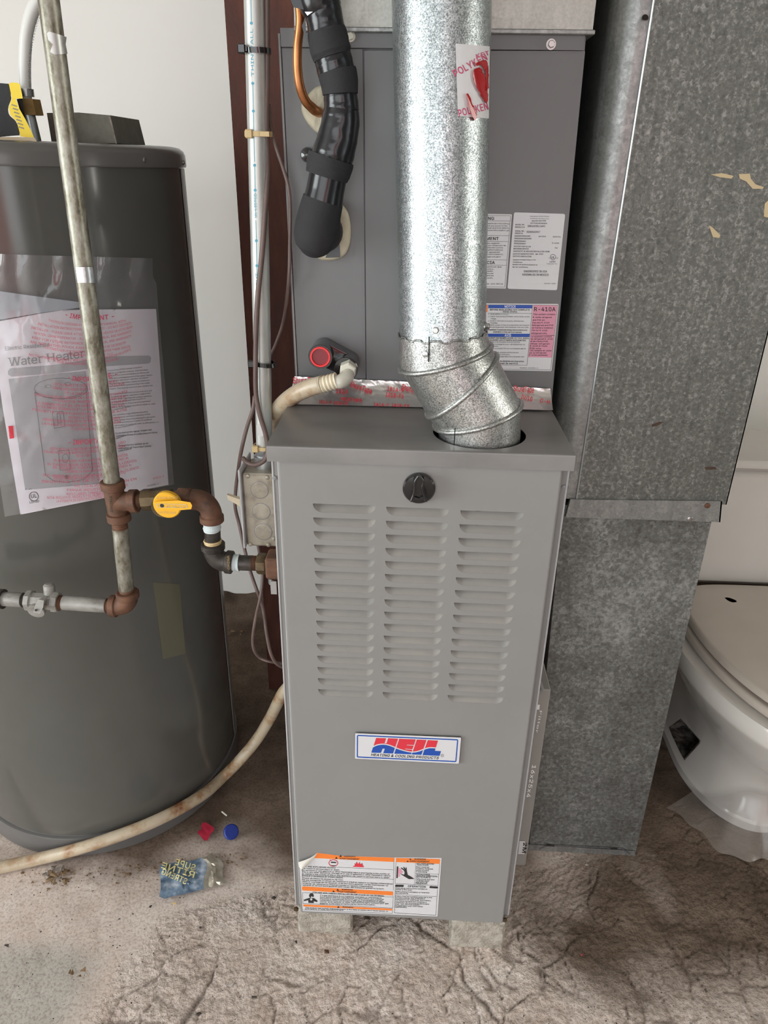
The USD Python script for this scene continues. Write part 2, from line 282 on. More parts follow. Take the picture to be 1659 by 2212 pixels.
def draped(geom, surf, off, step=5.0):
    """a thin print or sticker that follows a curved surface"""
    from scipy.spatial import Delaunay
    out = []
    for g in polys(geom):
        g = g.segmentize(step); x0, y0, x1, y1 = g.bounds; X, Y = np.meshgrid(np.arange(x0, x1, step), np.arange(y0, y1, step)); I = np.stack([X.ravel(), Y.ravel()], 1)
        I = I[shapely.contains_xy(g.buffer(-step*.5), I[:, 0], I[:, 1])]; P = np.vstack([np.array(g.exterior.coords)[:-1], I]); f = Delaunay(P).simplices; c = P[f].mean(1); f = f[shapely.contains_xy(g, c[:, 0], c[:, 1])]
        m = T(surf(P[:, 0], P[:, 1], off), f); m.remove_unreferenced_vertices()
        if (m.face_normals*(EYE-m.vertices.mean(0))).sum(1).mean() < 0: m.invert()
        out.append(m)
    return join(*out)
def rrect(q, r):
    """rounded version of a polygon in pixels"""
    return Polygon(q).buffer(-r).buffer(r, quad_segs=6)
def stroke(pts, w): return LineString(pts).buffer(w/2, cap_style='flat')
_TXT, _GLYPH = {}, {}
def glyph(ch, bold):
    if (ch, bold) not in _GLYPH:
        m = meshkit.text_mesh(ch, 1.0, .01, bold); m.update_faces(m.face_normals[:, 2] > .5); m.remove_unreferenced_vertices()
        _GLYPH[ch, bold] = (np.array(m.vertices)[:, :2], np.array(m.faces))
    return _GLYPH[ch, bold]
def serifs(ch):
    v, f = glyph(ch, False)
    if ch not in 'WHErRlidn': return v, f
    vv, ff = [v], [f]; n = len(v)
    for lo in (True, False):
        y0 = v[:, 1].min() if lo else v[:, 1].max(); xs = np.sort(v[np.abs(v[:, 1]-y0) < .03, 0]); g = np.split(xs, np.nonzero(np.diff(xs) > .22)[0]+1)
        for q in g:
            a, b, t = q[0]-.11, q[-1]+.11, .055 if lo else -.055
            vv.append(np.array([(a, y0), (b, y0), (b, y0+t), (a, y0+t)])); ff.append(np.array([(0, 1, 2), (0, 2, 3)] if lo else [(0, 2, 1), (0, 3, 2)])+n); n += 4
    return np.vstack(vv), np.vstack(ff)
def words(s, base, h, surf, off, bold=False, slant=0.0, serif=False):
    """lettering set along a baseline (2 or 3 pixel points) on a real surface"""
    key = (s, bold, serif)
    if key not in _TXT:
        x, vv, ff, n = 0.0, [], [], 0
        for ch in s:
            if ch == ' ': x += .38; continue
            gv, gf = serifs(ch) if serif else glyph(ch, bold)
            vv.append(gv+(x, 0)); ff.append(gf+n); n += len(gv); x += gv[:, 0].min()*.9+gv[:, 0].max()
        _TXT[key] = (np.vstack(vv), np.vstack(ff))
    v, f = _TXT[key]; b = np.asarray(base, float)
    x = (v[:, 0]-v[:, 0].min())/max(np.ptp(v[:, 0]), 1e-6); x = x+slant*v[:, 1]*h/max(np.linalg.norm(b[-1]-b[0]), 1)
    if len(b) == 2: P = b[0]+x[:, None]*(b[1]-b[0]); D = np.tile(b[1]-b[0], (len(x), 1))
    else:
        c = 2*b[1]-.5*(b[0]+b[2]); X = x[:, None]
        P = (1-X)**2*b[0]+2*X*(1-X)*c+X*X*b[2]; D = 2*(1-X)*(c-b[0])+2*X*(b[2]-c)
    D = D/np.linalg.norm(D, axis=1)[:, None]
    P = P+(v[:, 1]*h)[:, None]*np.stack([D[:, 1], -D[:, 0]], 1)
    Q = surf(P[:, 0], P[:, 1], off); m = T(Q, f)
    if (m.face_normals@(EYE-Q.mean(0))).mean() < 0: m.invert()
    return m

# ================================================================== SETTING
def cracks(x, y):
    """distance-to-edge of warped random cells: fine map cracking of the screed"""
    from scipy.spatial import cKDTree
    r = np.random.default_rng(3); out = np.zeros_like(x)
    wx = x+.022*(meshkit.fbm(np.stack([x*14, y*14, 0*x], -1), 4, 1)-.5)*2; wy = y+.022*(meshkit.fbm(np.stack([x*14, y*14, 0*x+5], -1), 4, 2)-.5)*2
    for n, w, k in ((330, .0013, .95), (2600, .0011, .65)):
        P = np.stack([r.uniform(-1, 1.6, n), r.uniform(-.6, 1.2, n)], 1); d, _ = cKDTree(P).query(np.stack([wx.ravel(), wy.ravel()], 1), k=2)
        e = ((d[:, 1]-d[:, 0])/2).reshape(x.shape); m = meshkit.fbm(np.stack([x*9, y*9, 0*x+n], -1), 3, 9)
        out = np.maximum(out, k*np.exp(-(e/w)**2)*np.clip((m-.44)*8, 0, 1))
    return out
def build_floor():
    xs = np.arange(-.78, 1.36, .0032); ys = np.concatenate([np.arange(-.46, .34, .0032), np.arange(.34, 1.075, .009)])
    X, Y = np.meshgrid(xs, ys); P = np.stack([X, Y, 0*X], -1)
    n1 = meshkit.fbm(P*190, 2, 11); n2 = meshkit.fbm(P*45, 4, 12); n3 = meshkit.fbm(P*6, 4, 13); c = cracks(X, Y)
    # a smooth trowelled patch at the left front, rough skim coat elsewhere
    xb = np.interp(Y+.05*(n3-.5), [-.5, -.16, -.06, .02, .06, .10, .16], [-.30, -.26, -.24, -.205, -.10, -.01, .5])       # left edge of the rough skim coat
    smooth = np.clip((xb-X+.06*(n3-.5)+.02*(n2-.5))*22, 0, 1)
    slab = np.clip((-.30-X+.9*(-.02-Y)*.25+.10*(n3-.5))*16, 0, 1)*np.clip((-.015-Y+.05*(n3-.5))*24, 0, 1)
    back = np.clip((Y-.125-.05*np.clip(-.25-X, 0, 1)+.16*(n3-.5)*2)*9, 0, 1)
    right = np.clip((X-.36+.25*(n3-.5)*2)*5, 0, 1)*np.clip((Y+.10+.2*(n3-.5)+.12*np.clip(X-.4, 0, 1))*7, 0, 1)  # brown dirt, strengthened to paint in the shade right of the furnace
    dirt_and_shade = np.clip(np.maximum(back*.95, right*.95), 0, 1)
    rim = np.clip(np.minimum.reduce([X-xs[0], xs[-1]-X, Y-ys[0]])/.22, 0, 1); rim = rim*rim*(3-2*rim)
    slab = slab*rim+.15*(1-rim); dirt_and_shade = dirt_and_shade*rim+.40*(1-rim)
    rough = (1-.93*smooth)*(1-.65*back)*(.3+.7*rim)
    Z = .0056*(n1-.5)*rough + .0022*(n2-.5)*(.25+.75*rough) + .006*(n3-.5) - .0045*c*(1-.85*smooth)
    Z += .035*np.exp(-((Y-1.06)/.05)**2)*np.clip(meshkit.fbm(P*12, 3, 20), 0, 1)
    k = np.arange(X.size).reshape(X.shape)
    f = np.vstack([np.stack([k[:-1, :-1], k[:-1, 1:], k[1:, 1:]], -1).reshape(-1, 3), np.stack([k[:-1, :-1], k[1:, 1:], k[1:, :-1]], -1).reshape(-1, 3)])
    P[..., 2] = Z
    v = P.reshape(-1, 3); a = dict(crack=(c*(1-.85*smooth)*.8).ravel(), slab=slab.ravel(), dirt_and_shade=dirt_and_shade.ravel(), skim=((1-.85*smooth)*(1-.45*back)).ravel())
    # plain slab further out, up to the walls
    for x0, x1, y0, y1 in ((-3, xs[0], -3, 1.09), (xs[-1], 2.6, -3, 1.09), (xs[0], xs[-1], -3, ys[0])):
        b = len(v); v = np.vstack([v, [(x0, y0, 0), (x1, y0, 0), (x1, y1, 0), (x0, y1, 0)]]); f = np.vstack([f, [[b, b+1, b+2], [b, b+2, b+3]]])
        for q, s in (('crack', 0), ('slab', .15), ('dirt_and_shade', .40), ('skim', .5)): a[q] = np.append(a[q], [s]*4)
    b = len(v); v = np.vstack([v, [(-3, -3, -.1), (2.6, -3, -.1), (2.6, 1.09, -.1), (-3, 1.09, -.1)]]); f = np.vstack([f, [[b, b+2, b+1], [b, b+3, b+2]]])
    for q in a: a[q] = np.append(a[q], [0]*4)
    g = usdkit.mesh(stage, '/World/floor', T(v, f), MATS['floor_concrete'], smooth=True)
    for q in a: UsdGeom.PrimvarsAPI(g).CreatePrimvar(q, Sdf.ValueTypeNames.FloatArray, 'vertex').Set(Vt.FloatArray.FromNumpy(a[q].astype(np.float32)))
    tag(g.GetPrim(), kind='structure', label='cracked and stained concrete floor, shade painted in at the right, with a smoother grey patch at the front')
build_floor()
def structure(name, mesh, m, label=None): return single(name, mesh, m, label, None, kind='structure', smooth=False)
structure('wall_back', mbox(-3, 2.6, 1.07, 1.17, -.1, 2.45), 'wall_paint', 'off-white painted wall behind the water heater and furnace')
structure('wall_right', mbox(2.6, 2.7, -3, 1.17, -.1, 2.45)-mbox(2.5, 2.8, -.72, -.18, .88, 2.02), 'shed_wall')
structure('wall_left', mbox(-3.1, -3, -3, 1.17, -.1, 2.45)-mbox(-3.2, -2.9, -2.6, -.7, .15, 2.05)-mbox(-3.2, -2.9, -.6, -.1, 0, 2.0), 'shed_wall')
structure('wall_front', mbox(-3.1, 2.7, -3.1, -3, -.1, 2.45)-mbox(-2.2, 1.5, -3.2, -2.9, -.2, 2.12), 'shed_wall')
structure('ceiling', mbox(-3.1, 2.7, -3.1, 1.17, 2.45, 2.55), 'ceiling_paint')
structure('door_2', mbox(-3.08, -3.03, -.6, -.1, 0, 2.0), 'added_red', 'added red panel in the left wall, out of view, reflected in the tank')  # unseen red panel, added only to tint the tank reflection
structure('added_red_wall', mbox(.75, 2.2, -6.2, -6.0, -.1, 2.3), 'added_red', 'added red wall outside, out of view, for a red streak on the flue')  # unseen red surface, added to put a red streak in the flue reflection
# driveway outside the open garage door, lit by the sky
structure('floor_001', mbox(-7, 5, -9, -3.1, -.2, -.02), 'block_concrete', 'concrete driveway outside the garage door')

post = thing('wooden_partition', 'dark reddish-brown painted wooden board standing upright behind the white conduit', 'board', (.2, .66, 0))
L0 = at(492, 0, y=.645); L1 = at(581, 1265, y=.645)
part(post, 'board', hull([(-.166, .645, 0), (-.166, .645, 2.4), (.62, .645, 0), (.62, .645, 2.4), (-.166, .68, 0), (-.166, .68, 2.4), (.62, .68, 0), (.62, .68, 2.4)]), 'wood_brown')

# ================================================================== FURNACE
def louver_shape(x0, x1, zt, h):
    """outline of a pressed louver: straight top edge, lower edge curving up at both ends"""
    n = 7; r = h*.95; xs = np.concatenate([x0+r*(1-np.cos(np.linspace(0, math.pi/2, n))), x1-r*(1-np.cos(np.linspace(math.pi/2, 0, n)))])
    zb = np.concatenate([zt-h*np.sin(np.linspace(0, math.pi/2, n)), zt-h*np.sin(np.linspace(math.pi/2, 0, n))]); return xs, zb
F = thing('furnace', 'tall grey gas furnace with louvered door standing on concrete blocks', 'furnace', (.18, .3, .07))
XL, XR, ZB, ZT = .0025, .3600, .0700, .8800
shell = mbox(XL, XR, .012, .60, ZB, ZT)-mbox(XL+.0012, XR-.0012, .0135, .5985, ZB+.002, ZT+1)
part(F, 'cabinet', shell, 'paint_grey', smooth=False, label='grey sheet metal cabinet')
# door with three columns of sixteen louvers
DX0, DX1, DZ0, DZ1 = .0120, .3500, .0690, .8790
outer = sbox(DX0, 0, DX1, .012).buffer(-.003).buffer(.003, quad_segs=6); inner = sbox(DX0+.0012, .0012, DX1-.0012, .02).buffer(-.002).buffer(.002, quad_segs=5)
prof = outer.difference(inner); prof = max(polys(prof), key=lambda g: g.area)
doorm = m3.CrossSection([np.array(prof.exterior.coords)[:-1]]).extrude(DZ1-DZ0).translate((0, 0, DZ0)) if Polygon(prof.exterior.coords).exterior.is_ccw else m3.CrossSection([np.array(prof.exterior.coords)[:-1][::-1]]).extrude(DZ1-DZ0).translate((0, 0, DZ0))
cols = [((676.9, 1096.5), (813.3, 1097.8)), ((834.3, 1102), (971, 1104)), ((994.9, 1107.6), (1133, 1107.6))]
COLX = [(.0528, .1299), (.1427, .2195), (.2329, .3101)]; LH = .0116; PITCH = (.9205-.6356)/15
lou, cuts = [], []
for ci, (x0, x1) in enumerate(COLX):
    for r in range(16):
        zt = .8205+.0045-r*PITCH - (.0012 if ci == 1 else .0025 if ci == 2 else 0)*(1-r/22)
        xs, zb = louver_shape(x0, x1, zt, LH)
        q = np.vstack([np.stack([xs, zb], 1), [(x1-.0004, zt), (x0+.0004, zt)]])
        cs = m3.CrossSection([np.array([(a, -b) for a, b in q])[::-1]], m3.FillRule.NonZero)
        cuts.append(cs.extrude(.06).rotate((90, 0, 0)) if False else m3.CrossSection([q], m3.FillRule.NonZero).extrude(.04).rotate((90, 0, 0)).translate((0, .03, 0)))
        nx, nz = len(xs), 7; V = []
        for j in range(nz):
            s = j/(nz-1)                                   # 0 at the lower edge, 1 at the top slot
            z = zb+(zt-zb)*s; d = .0105*((z-zb)/LH)**.85; V.append(np.stack([xs, .0002+d, z], 1))
        lou.append(loft(np.array(V), cap=False, closed=False))
doorm = doorm-m3.Manifold.batch_boolean(cuts, m3.OpType.Add)
door = part(F, 'door', doorm, 'paint_grey', smooth=30, label='grey front door panel with louvers')
for m in lou:
    if m.face_normals[:, 1].mean() > 0: m.invert()
    part(door, 'louver', m, 'paint_dusty', smooth=50)
for x_ in (XL+.0008, XL+.0082, XR-.0008): part(F, 'edge_bead', tube([(x_, .0118, ZB+.004), (x_, .0118, ZT-.002)], .0013, 10), 'edge_glint')  # paler than the cabinet: highlight along the bent edges put into the colour
# small screws in the flanges beside the door
for p in ((593, 1032), (1218, 1052)):
    q = at(*p, y=.0118); part(F, 'screw', lathe([(0, .0028), (.0012, .0028), (.0018, .0015)], q, (0, -1, 0), 14), 'ink_grey')
for p in ((640, 1962), (1090, 1985)):
    q = at(*p, y=.006); part(F, 'screw', lathe([(0, .004), (.003, .004), (.0035, .002)], q, (0, -1, 0), 12), 'brass_old')
# top panel: folded sheet with the flue opening
HOLE = at(1036, 932, z=.90); HOLE[:2] = (.2548, .0635)
lp = Polygon([(-.004, .8800), (-.004, .897), (-.0032, .8988), (-.001, .9), (.60, .9), (.60, .8988), (-.0008, .8988), (-.0022, .8978), (-.0028, .8965), (-.0028, .8800)])
lid = m3.CrossSection([np.array(lp.exterior.coords)[:-1][::-1] if not lp.exterior.is_ccw else np.array(lp.exterior.coords)[:-1]]).extrude(.3615).rotate((90, 0, 90)).translate((0, 0, 0))
lid = lid+mbox(0, .0012, -.001, .58, .881, .8995)+mbox(.3603, .3615, -.001, .58, .881, .8995)
lid = lid-m3.Manifold.cylinder(.1, .0575, .0575, 64).translate((HOLE[0], HOLE[1], .85))
part(F, 'top_panel', lid, 'paint_lid', smooth=30, label='scuffed and stained grey top panel with round flue opening')
part(F, 'vent_collar', lathe([(0, .056), (.10, .056)], (HOLE[0], HOLE[1], .788), n=48, cap=False), 'dark_void')
# black knob
kc = at(905, 1053, y=0)
knob = part(F, 'knob', lathe([(0, .0195), (.004, .0195), (.0062, .0178), (.0068, .012), (.0069, .002)], kc, (0, -1, 0), 48), 'black_plastic', label='round black knob with a grip')
gp = Polygon([(893, 1038), (906, 1026), (917, 1039), (915, 1052), (919, 1068), (923, 1083), (912, 1079), (908, 1084), (897, 1080), (886, 1082), (892, 1064), (894, 1050)])
part(knob, 'grip', join(solid(gp, plane_y(0), .006, .0205), solid(gp.buffer(-2).difference(gp.buffer(-6)), plane_y(0), .0205, .0225)), 'black_plastic', smooth=25)
for k_ in ([(905, 1027), (897, 1040), (896, 1055), (893, 1070), (888, 1083)], [(905, 1027), (914, 1040), (912, 1055), (916, 1070), (921, 1083)]):
    part(knob, 'grip_ridge', tube([at(a_, b_, y=-.0215) for a_, b_ in k_], .0017, 10), 'black_plastic', smooth=True)
# filter rack on the right side, with stencilled size
R0 = thing('filter_rack', 'narrow grey metal filter rack strip between furnace and lower duct', 'filter rack', (.382, .2, .08))
part(R0, 'body', rbox(.3625, .3985, .1, .55, .083, .475, .002), 'paint_dusty')
part(R0, 'lip', hull([at(1166, 1462, y=.099), at(1176, 1488, y=.099), at(1170, 1495, y=.099), at(1166, 1462, y=.103), at(1176, 1488, y=.103), at(1170, 1495, y=.103)]), 'paint_grey')
rk = plane_y(.1)
part(R0, 'stencil', join(words('16x25x4', ((1150, 1652), (1137, 1722)), 8, rk, .0003, True), words('Filter', ((1166, 1535), (1157, 1583)), 5, rk, .0003), flat(Polygon([(1161, 1522), (1166, 1522), (1165, 1533), (1160, 1533)]), rk, .0003)), 'ink_white', smooth=False)
part(R0, 'sticker', solid(Polygon([(1122, 1817), (1134, 1817), (1133, 1845), (1119, 1845)]), rk, 0, .0004), 'white_label', label='small white sticker')
part(R0, 'sticker_print', words('2M', ((1131, 1820), (1128, 1842)), 8, rk, .0007, True), 'ink_black', smooth=False)

# nameplate
NP = lambda s: [(740+a/5.925, 1560+b/5.925) for a, b in s]
pl = plane_y(0)
def np_surf(px, py, off=0): return at(px, py, y=-.0042-off)
plate = part(F, 'nameplate', join(solid(rrect(NP([(158, 138), (1520, 195), (1490, 535), (155, 470)]), 2.2), pl, 0, .0032)), 'black_plastic', label='white maker nameplate with red and blue lettering')
part(plate, 'plate_face', solid(rrect(NP([(158, 138), (1520, 195), (1490, 535), (155, 470)]), 2.2).buffer(-.35), pl, .0032, .0042), 'white_label')
ring = rrect(NP([(184, 163), (1481, 220), (1456, 512), (182, 452)]), 3.0)
part(plate, 'border', flat(ring.difference(ring.buffer(-2.3)), np_surf, .0002), 'ink_blue', smooth=False)
HL = [Polygon(NP([(430, 203), (557, 207), (537, 272), (562, 273), (583, 207), (710, 212), (645, 402), (520, 397), (541, 340), (512, 339), (490, 393), (367, 390)])),
      Polygon(NP([(725, 213), (935, 222), (913, 294), (822, 289), (819, 297), (908, 302), (893, 345), (802, 340), (799, 348), (890, 353), (878, 412), (662, 403)])),
      Polygon(NP([(950, 224), (1073, 229), (1008, 418), (886, 413)])),
      Polygon(NP([(1090, 231), (1220, 237), (1180, 368), (1260, 372), (1240, 432), (1024, 421)]))]
wave = LineString(curve(NP([(340, 345), (390, 315), (450, 290), (530, 283), (610, 300), (690, 333), (780, 363), (880, 383), (960, 375), (1040, 347), (1110, 328), (1180, 330), (1290, 350)]), 6))
wb = wave.buffer(1.3); up_half = Polygon(list(wave.coords)+NP([(1290, 0), (340, 0)]))
red = MultiPolygon([g for h in HL for g in polys(h.intersection(up_half).difference(wb))]); blu = MultiPolygon([g for h in HL for g in polys(h.difference(up_half).difference(wb))])
part(plate, 'logo_top', flat(red, np_surf, .0003), 'ink_red', smooth=False); part(plate, 'logo_bottom', flat(blu, np_surf, .0003), 'ink_blue', smooth=False)
part(plate, 'lettering', join(words('HEATING & COOLING PRODUCTS', NP([(362, 432), (1226, 474)]), 5.2, np_surf, .0003, True, .25), words('R', NP([(1269, 434), (1281, 435)]), 2.4, np_surf, .0003),
     flat(Point(NP([(1276, 428)])[0]).buffer(3.2).difference(Point(NP([(1276, 428)])[0]).buffer(2.7)), np_surf, .0003)), 'ink_black', smooth=False)

# ---- warning label at the foot of the door
A = lambda *s: [(600+a/6.381, 1820+b/6.381) for a, b in s]      # zoomed crops of the photograph
B = lambda *s: [(840+a/11.85, 1820+b/11.85) for a, b in s]
wl = part(F, 'warning_label', solid(rrect(A((292, 300), (440, 215), (545, 140), (880, 182), (1610, 205))+B((720, 385), (1350, 395), (1245, 1895), (130, 1845))+A((900, 965), (345, 945), (292, 235)), 1.2), pl, 0, .0004), 'white_label', label='white, orange and black warning sticker with one peeling corner')
def lab(px, py, off=0): return at(px, py, y=-.0004-off)
og = [Polygon(A((545, 143), (880, 185), (1608, 209), (1606, 268), (498, 214))), Polygon(B((182, 395), (1290, 425), (1315, 440), (1300, 548), (180, 500))),
      rrect(A((333, 607), (360, 606), (1590, 677), (1588, 730), (334, 660)), .8), rrect(A((352, 853), (1580, 913), (1582, 938), (350, 880)), .6)]
part(wl, 'header_band', join(*[flat(g, lab, .0002) for g in og]), 'ink_orange', smooth=False)
txt = []
def W(s, base, h, bold=False): txt.append(words(s, base, h*1.06, lab, .0004, True))
W('WARNING', A((910, 198), (1070, 203)), 2, True); W('AVERTISSEMENT', A((850, 230), (1125, 240)), 3, True)
W('FIRE AND EXPLOSION HAZARD', A((332, 338), (795, 358)), 2.6, True)
for s, q in (('Can result in serious injury or death.', ((332, 362), (855, 388))), ('Do not store or use gasoline or other flammable vapors and liquids in the vicinity of', ((332, 388), (1540, 444))),
             ('this or any other appliance. Storage of or use of gasoline or other flammable vapors', ((335, 412), (1550, 468))), ('or liquids in the vicinity of this or any appliance can result in serious injury or death.', ((335, 437), (1545, 494)))): W(s, A(*q), 2.3)
W("RISQUE D'INCENDIE ET D'EXPLOSION", A((338, 468), (895, 496)), 2.6, True)
for s, q in (('Risque de blessures graves ou de mort.', ((340, 496), (903, 524))), ("Ne pas entreposer ni utiliser de l'essence ni d'autres vapeurs ou liquides inflammables", ((340, 522), (1582, 580))),
             ("dans le voisinage de cet appareil, ni de tout autre appareil. Le fait d'entreposer ou", ((342, 546), (1520, 603))), ("d'utiliser de l'essence ou d'autres liquides ou vapeurs inflammables", ((344, 572), (1310, 618))), ('appareil ou de tout autre appareil peut causer des blessures graves ou la mort.', ((345, 594), (1465, 648)))): W(s, A(*q), 2.3)
W('WARNING', A((880, 654), (1035, 662)), 2.6, True); W('AVERTISSEMENT', A((820, 683), (1085, 698)), 3, True)
W('FOR GAS APPLIANCES INSTALLED IN THE STATE OF CALIFORNIA:', A((480, 698), (1465, 748)), 2.7)
for i, (s, x1) in enumerate((('If a gas appliance is not installed, operated, or maintained in', 1430), ("accordance with the manufacturer's instructions, you could be", 1460), ('exposed to substances found in gas or from products of gas', 1445),
              ('combustion which are known to the state of California to cause', 1470), ('cancer, birth defects, or other reproductive harm. Consult your gas', 1525), ('supplier in the state of California for more information.', 1345))): W(s, A((580, 735+i*22.5), (x1, 773+i*19)), 2.2)
W('WARNING', A((890, 895), (1040, 903)), 2.4, True)
W('This product may contain chemicals known to the state of California to cause cancer, or', A((375, 903), (1520, 955)), 2.1); W('birth defects, or other reproductive harm.', A((375, 922), (910, 940)), 2.1)
W('WARNING', B((650, 440), (945, 450)), 3, True); W('AVERTISSEMENT', B((530, 495), (1045, 508)), 3, True)
for s, q in (('HOT PIPE BEHIND', ((710, 552), (1160, 568))), ('THIS DOOR.', ((708, 590), (1025, 600)))): W(s, B(*q), 2.6)
for s, q in (('Door must be', ((695, 640), (1030, 650))), ('properly installed', ((695, 680), (1125, 695))), ('while furnace', ((695, 724), (1020, 732))), ('is operating.', ((692, 762), (985, 772))), ('Cette porte doit etre', ((685, 950), (1165, 968))), ('installee avant', ((683, 990), (1035, 1002))), ('operation de', ((682, 1030), (985, 1036))), ("l'equipement.", ((680, 1062), (990, 1070)))): W(s, B(*q), 2.3)
for s, q in (('TUYAUTERIE', ((695, 835), (1050, 842))), ('CHAUDE DERRIERE', ((690, 868), (1240, 888))), ('CETTE PORTE.', ((688, 905), (1080, 918)))): W(s, B(*q), 2.7)
W('OPERATION', B((485, 1140), (940, 1158)), 3.6)
for s, q in (('Operating instructions located on', ((180, 1178), (985, 1208))), ('inside of this door.', ((175, 1218), (605, 1232))), ("Instructions d'utilisation a l'interieur", ((170, 1268), (1040, 1302))), ('de cette porte.', ((170, 1308), (500, 1318))), ('Filters must be installed external to the', ((168, 1385), (1100, 1425))), ('furnace casing. See installation', ((165, 1425), (925, 1455))), ('instructions for additional information.', ((165, 1465), (1075, 1505))),
             ('Les filtres doivent etre installes a', ((165, 1508), (960, 1545))), ("l'exterieur de l'armoire du generateur", ((163, 1548), (1035, 1592))), ("d'air. Voir les instructions", ((163, 1590), (775, 1612))), ("d'installation pour information", ((162, 1630), (870, 1655))), ('additionnelle.', ((160, 1665), (460, 1675)))): W(s, B(*q), 2.2)
part(wl, 'small_print', join(*txt), 'ink_black', smooth=False)
rules = [stroke(A((340, 690), (1590, 752)), .5), stroke(A((800, 340), (1605, 378)), .5), stroke(A((330, 445), (1600, 508)), .5), stroke(A((330, 600), (340, 320)), .5), stroke(A((1600, 270), (1590, 660)), .6), stroke(A((340, 690), (348, 840), (1585, 905), (1590, 730)), .6), stroke(A((350, 930), (1580, 978), (1582, 940)), .6),
         stroke(B((180, 500), (160, 1050), (1255, 1105), (1300, 545)), .6), stroke(B((685, 520), (655, 1075)), .5), stroke(B((680, 795), (1285, 812)), .5), stroke(B((165, 1130), (140, 1800), (1200, 1865), (1245, 1190)), .7), stroke(B((160, 1330), (1225, 1385)), .5)]
part(wl, 'rule_lines', join(*[flat(g, lab, .0003) for g in rules]), 'ink_line', smooth=False)
tri = lambda x, y, s: Polygon(A((x-s, y+s*.6), (x, y-s*.8), (x+s, y+s*.6)))
pict = [tri(865, 188, 20), tri(808, 213, 20), tri(825, 652, 18), tri(768, 674, 18), tri(835, 889, 18), Polygon(B((520, 440), (550, 405), (582, 442))), Polygon(B((448, 495), (480, 460), (510, 498))),
        rrect(B((205, 612), (238, 612), (225, 910), (190, 910)), .2), rrect(B((160, 1135), (165, 1080), (380, 1085), (375, 1137)), 1), rrect(B((1040, 1165), (1045, 1115), (1255, 1130), (1255, 1178)), 1),
        Polygon(B((280, 795), (390, 830), (405, 765), (385, 720), (305, 655), (318, 640), (410, 705), (365, 635), (388, 628), (430, 685), (430, 640), (450, 640), (458, 720), (480, 830), (560, 870), (650, 935), (510, 935), (400, 870))),
        Point(A((463, 732))[0]).buffer(5).difference(Point(A((468, 755))[0]).buffer(2)), Polygon(A((358, 790), (430, 765), (500, 768), (548, 805), (542, 822), (495, 808), (495, 835), (422, 832), (420, 795), (362, 808))).difference(Point(A((460, 785))[0]).buffer(2.6))]
[part(wl, 'pictogram', flat(g, lab, .0004), 'ink_black', smooth=False) for g in pict]
flame = Polygon(A((1030, 335), (1062, 315), (1058, 285), (1075, 300), (1085, 262), (1105, 300), (1128, 268), (1135, 300), (1165, 285), (1170, 312), (1190, 340)))
ban = Point(A((765, 283))[0]).buffer(10.2); ban = shapely.affinity.scale(ban, 1, .74)
part(wl, 'flame_symbol', flat(flame, lab, .0004), 'ink_red', smooth=False)
part(wl, 'prohibition_sign', join(flat(ban.difference(ban.buffer(-1.3)), lab, .0004), flat(stroke(A((712, 232), (735, 250)), .7), lab, .0004)), 'ink_red', smooth=False)
part(wl, 'pictogram', flat(rrect(A((732, 265), (803, 270), (805, 284), (732, 280)), .4), lab, .0005), 'ink_black', smooth=False)
part(wl, 'pictogram', join(flat(rrect(A((738, 315), (800, 318), (800, 327), (738, 324)), .3), lab, .0005)), 'ink_black', smooth=False)
part(wl, 'pink_flames', flat(Polygon(B((238, 650), (330, 690), (300, 710), (358, 750), (325, 790), (260, 800), (285, 870), (232, 880))), lab, .0003), 'ink_pink', smooth=False)
def peel(px, py, u, v):
    P = at(px, py, y=-.0004); k = (1-u)*(1-v); P[..., 1] -= .011*np.sin(np.clip(1-np.abs(u-.35)-.35*v, 0, 1)*math.pi/2)*(.5+.5*v)*.9+.0006; return P
part(wl, 'peeled_corner', grid(A((290, 235))[0], A((545, 137))[0], A((405, 318))[0], A((300, 300))[0], 14, 10, peel), 'backing_paper', label='curled-over blank corner of the sticker')

# ================================================================== CONCRETE BLOCKS under the furnace
def rough_block(x0, x1, y0, y1, z0, z1, seed, dx=0):
    m = tm(rbox(x0, x1, y0, y1, z0, z1, .004)); m = m.subdivide_to_size(.007)
    v = np.array(m.vertices); c = v.mean(0); v += (meshkit.fbm(v*90, 3, seed)-.5)[:, None]*.006*np.sign(v-c)*(np.abs(v[:, 2:]-z0) > .002); m.vertices = v; return m
single('concrete_block', rough_block(.004, .098, .012, .40, -.004, .0685, 1), 'block_concrete', 'concrete block under the left front corner of the furnace, below the warning sticker', 'concrete block', smooth=40)
single('concrete_block', rough_block(.2665, .3565, .002, .40, -.004, .0685, 2), 'block_concrete', 'pale concrete block under the right front corner of the furnace', 'concrete block', smooth=40)

# ================================================================== COIL CABINET above the furnace
CY = .190; cs_ = plane_y(CY); cf = lambda px, py, off=0.0: at(px, py, y=CY-.0012-off)
def slab(q, y, depth, c=.0):
    P = at(np.array([p[0] for p in q]), np.array([p[1] for p in q]), y=y); return hull(np.vstack([P, P+(0, depth, 0)]))
C = thing('coil_cabinet', 'grey air-conditioning coil cabinet standing on top of the furnace behind the vent pipe', 'coil cabinet', (.18, .4, .9))
P4 = at(np.array([600, 1266, 1190, 641]), np.array([72, 78, 884, 884]), y=CY+.004)
P4[2:, 2] = .9006
part(C, 'casing', hull(np.vstack([P4, P4+(0, .40, 0)])), 'paint_coil', smooth=False)
part(C, 'left_panel', solid(rrect([(609, 104), (783, 106), (790, 826), (645, 826)], 2), plane_y(CY+.004), 0, .0035), 'paint_coil', label='plain left access panel')
part(C, 'right_panel', solid(rrect([(787, 110), (1264, 110), (1191, 866), (792, 848)], 2), plane_y(CY+.004), 0, .0052), 'paint_coil', label='right access panel with stickers')
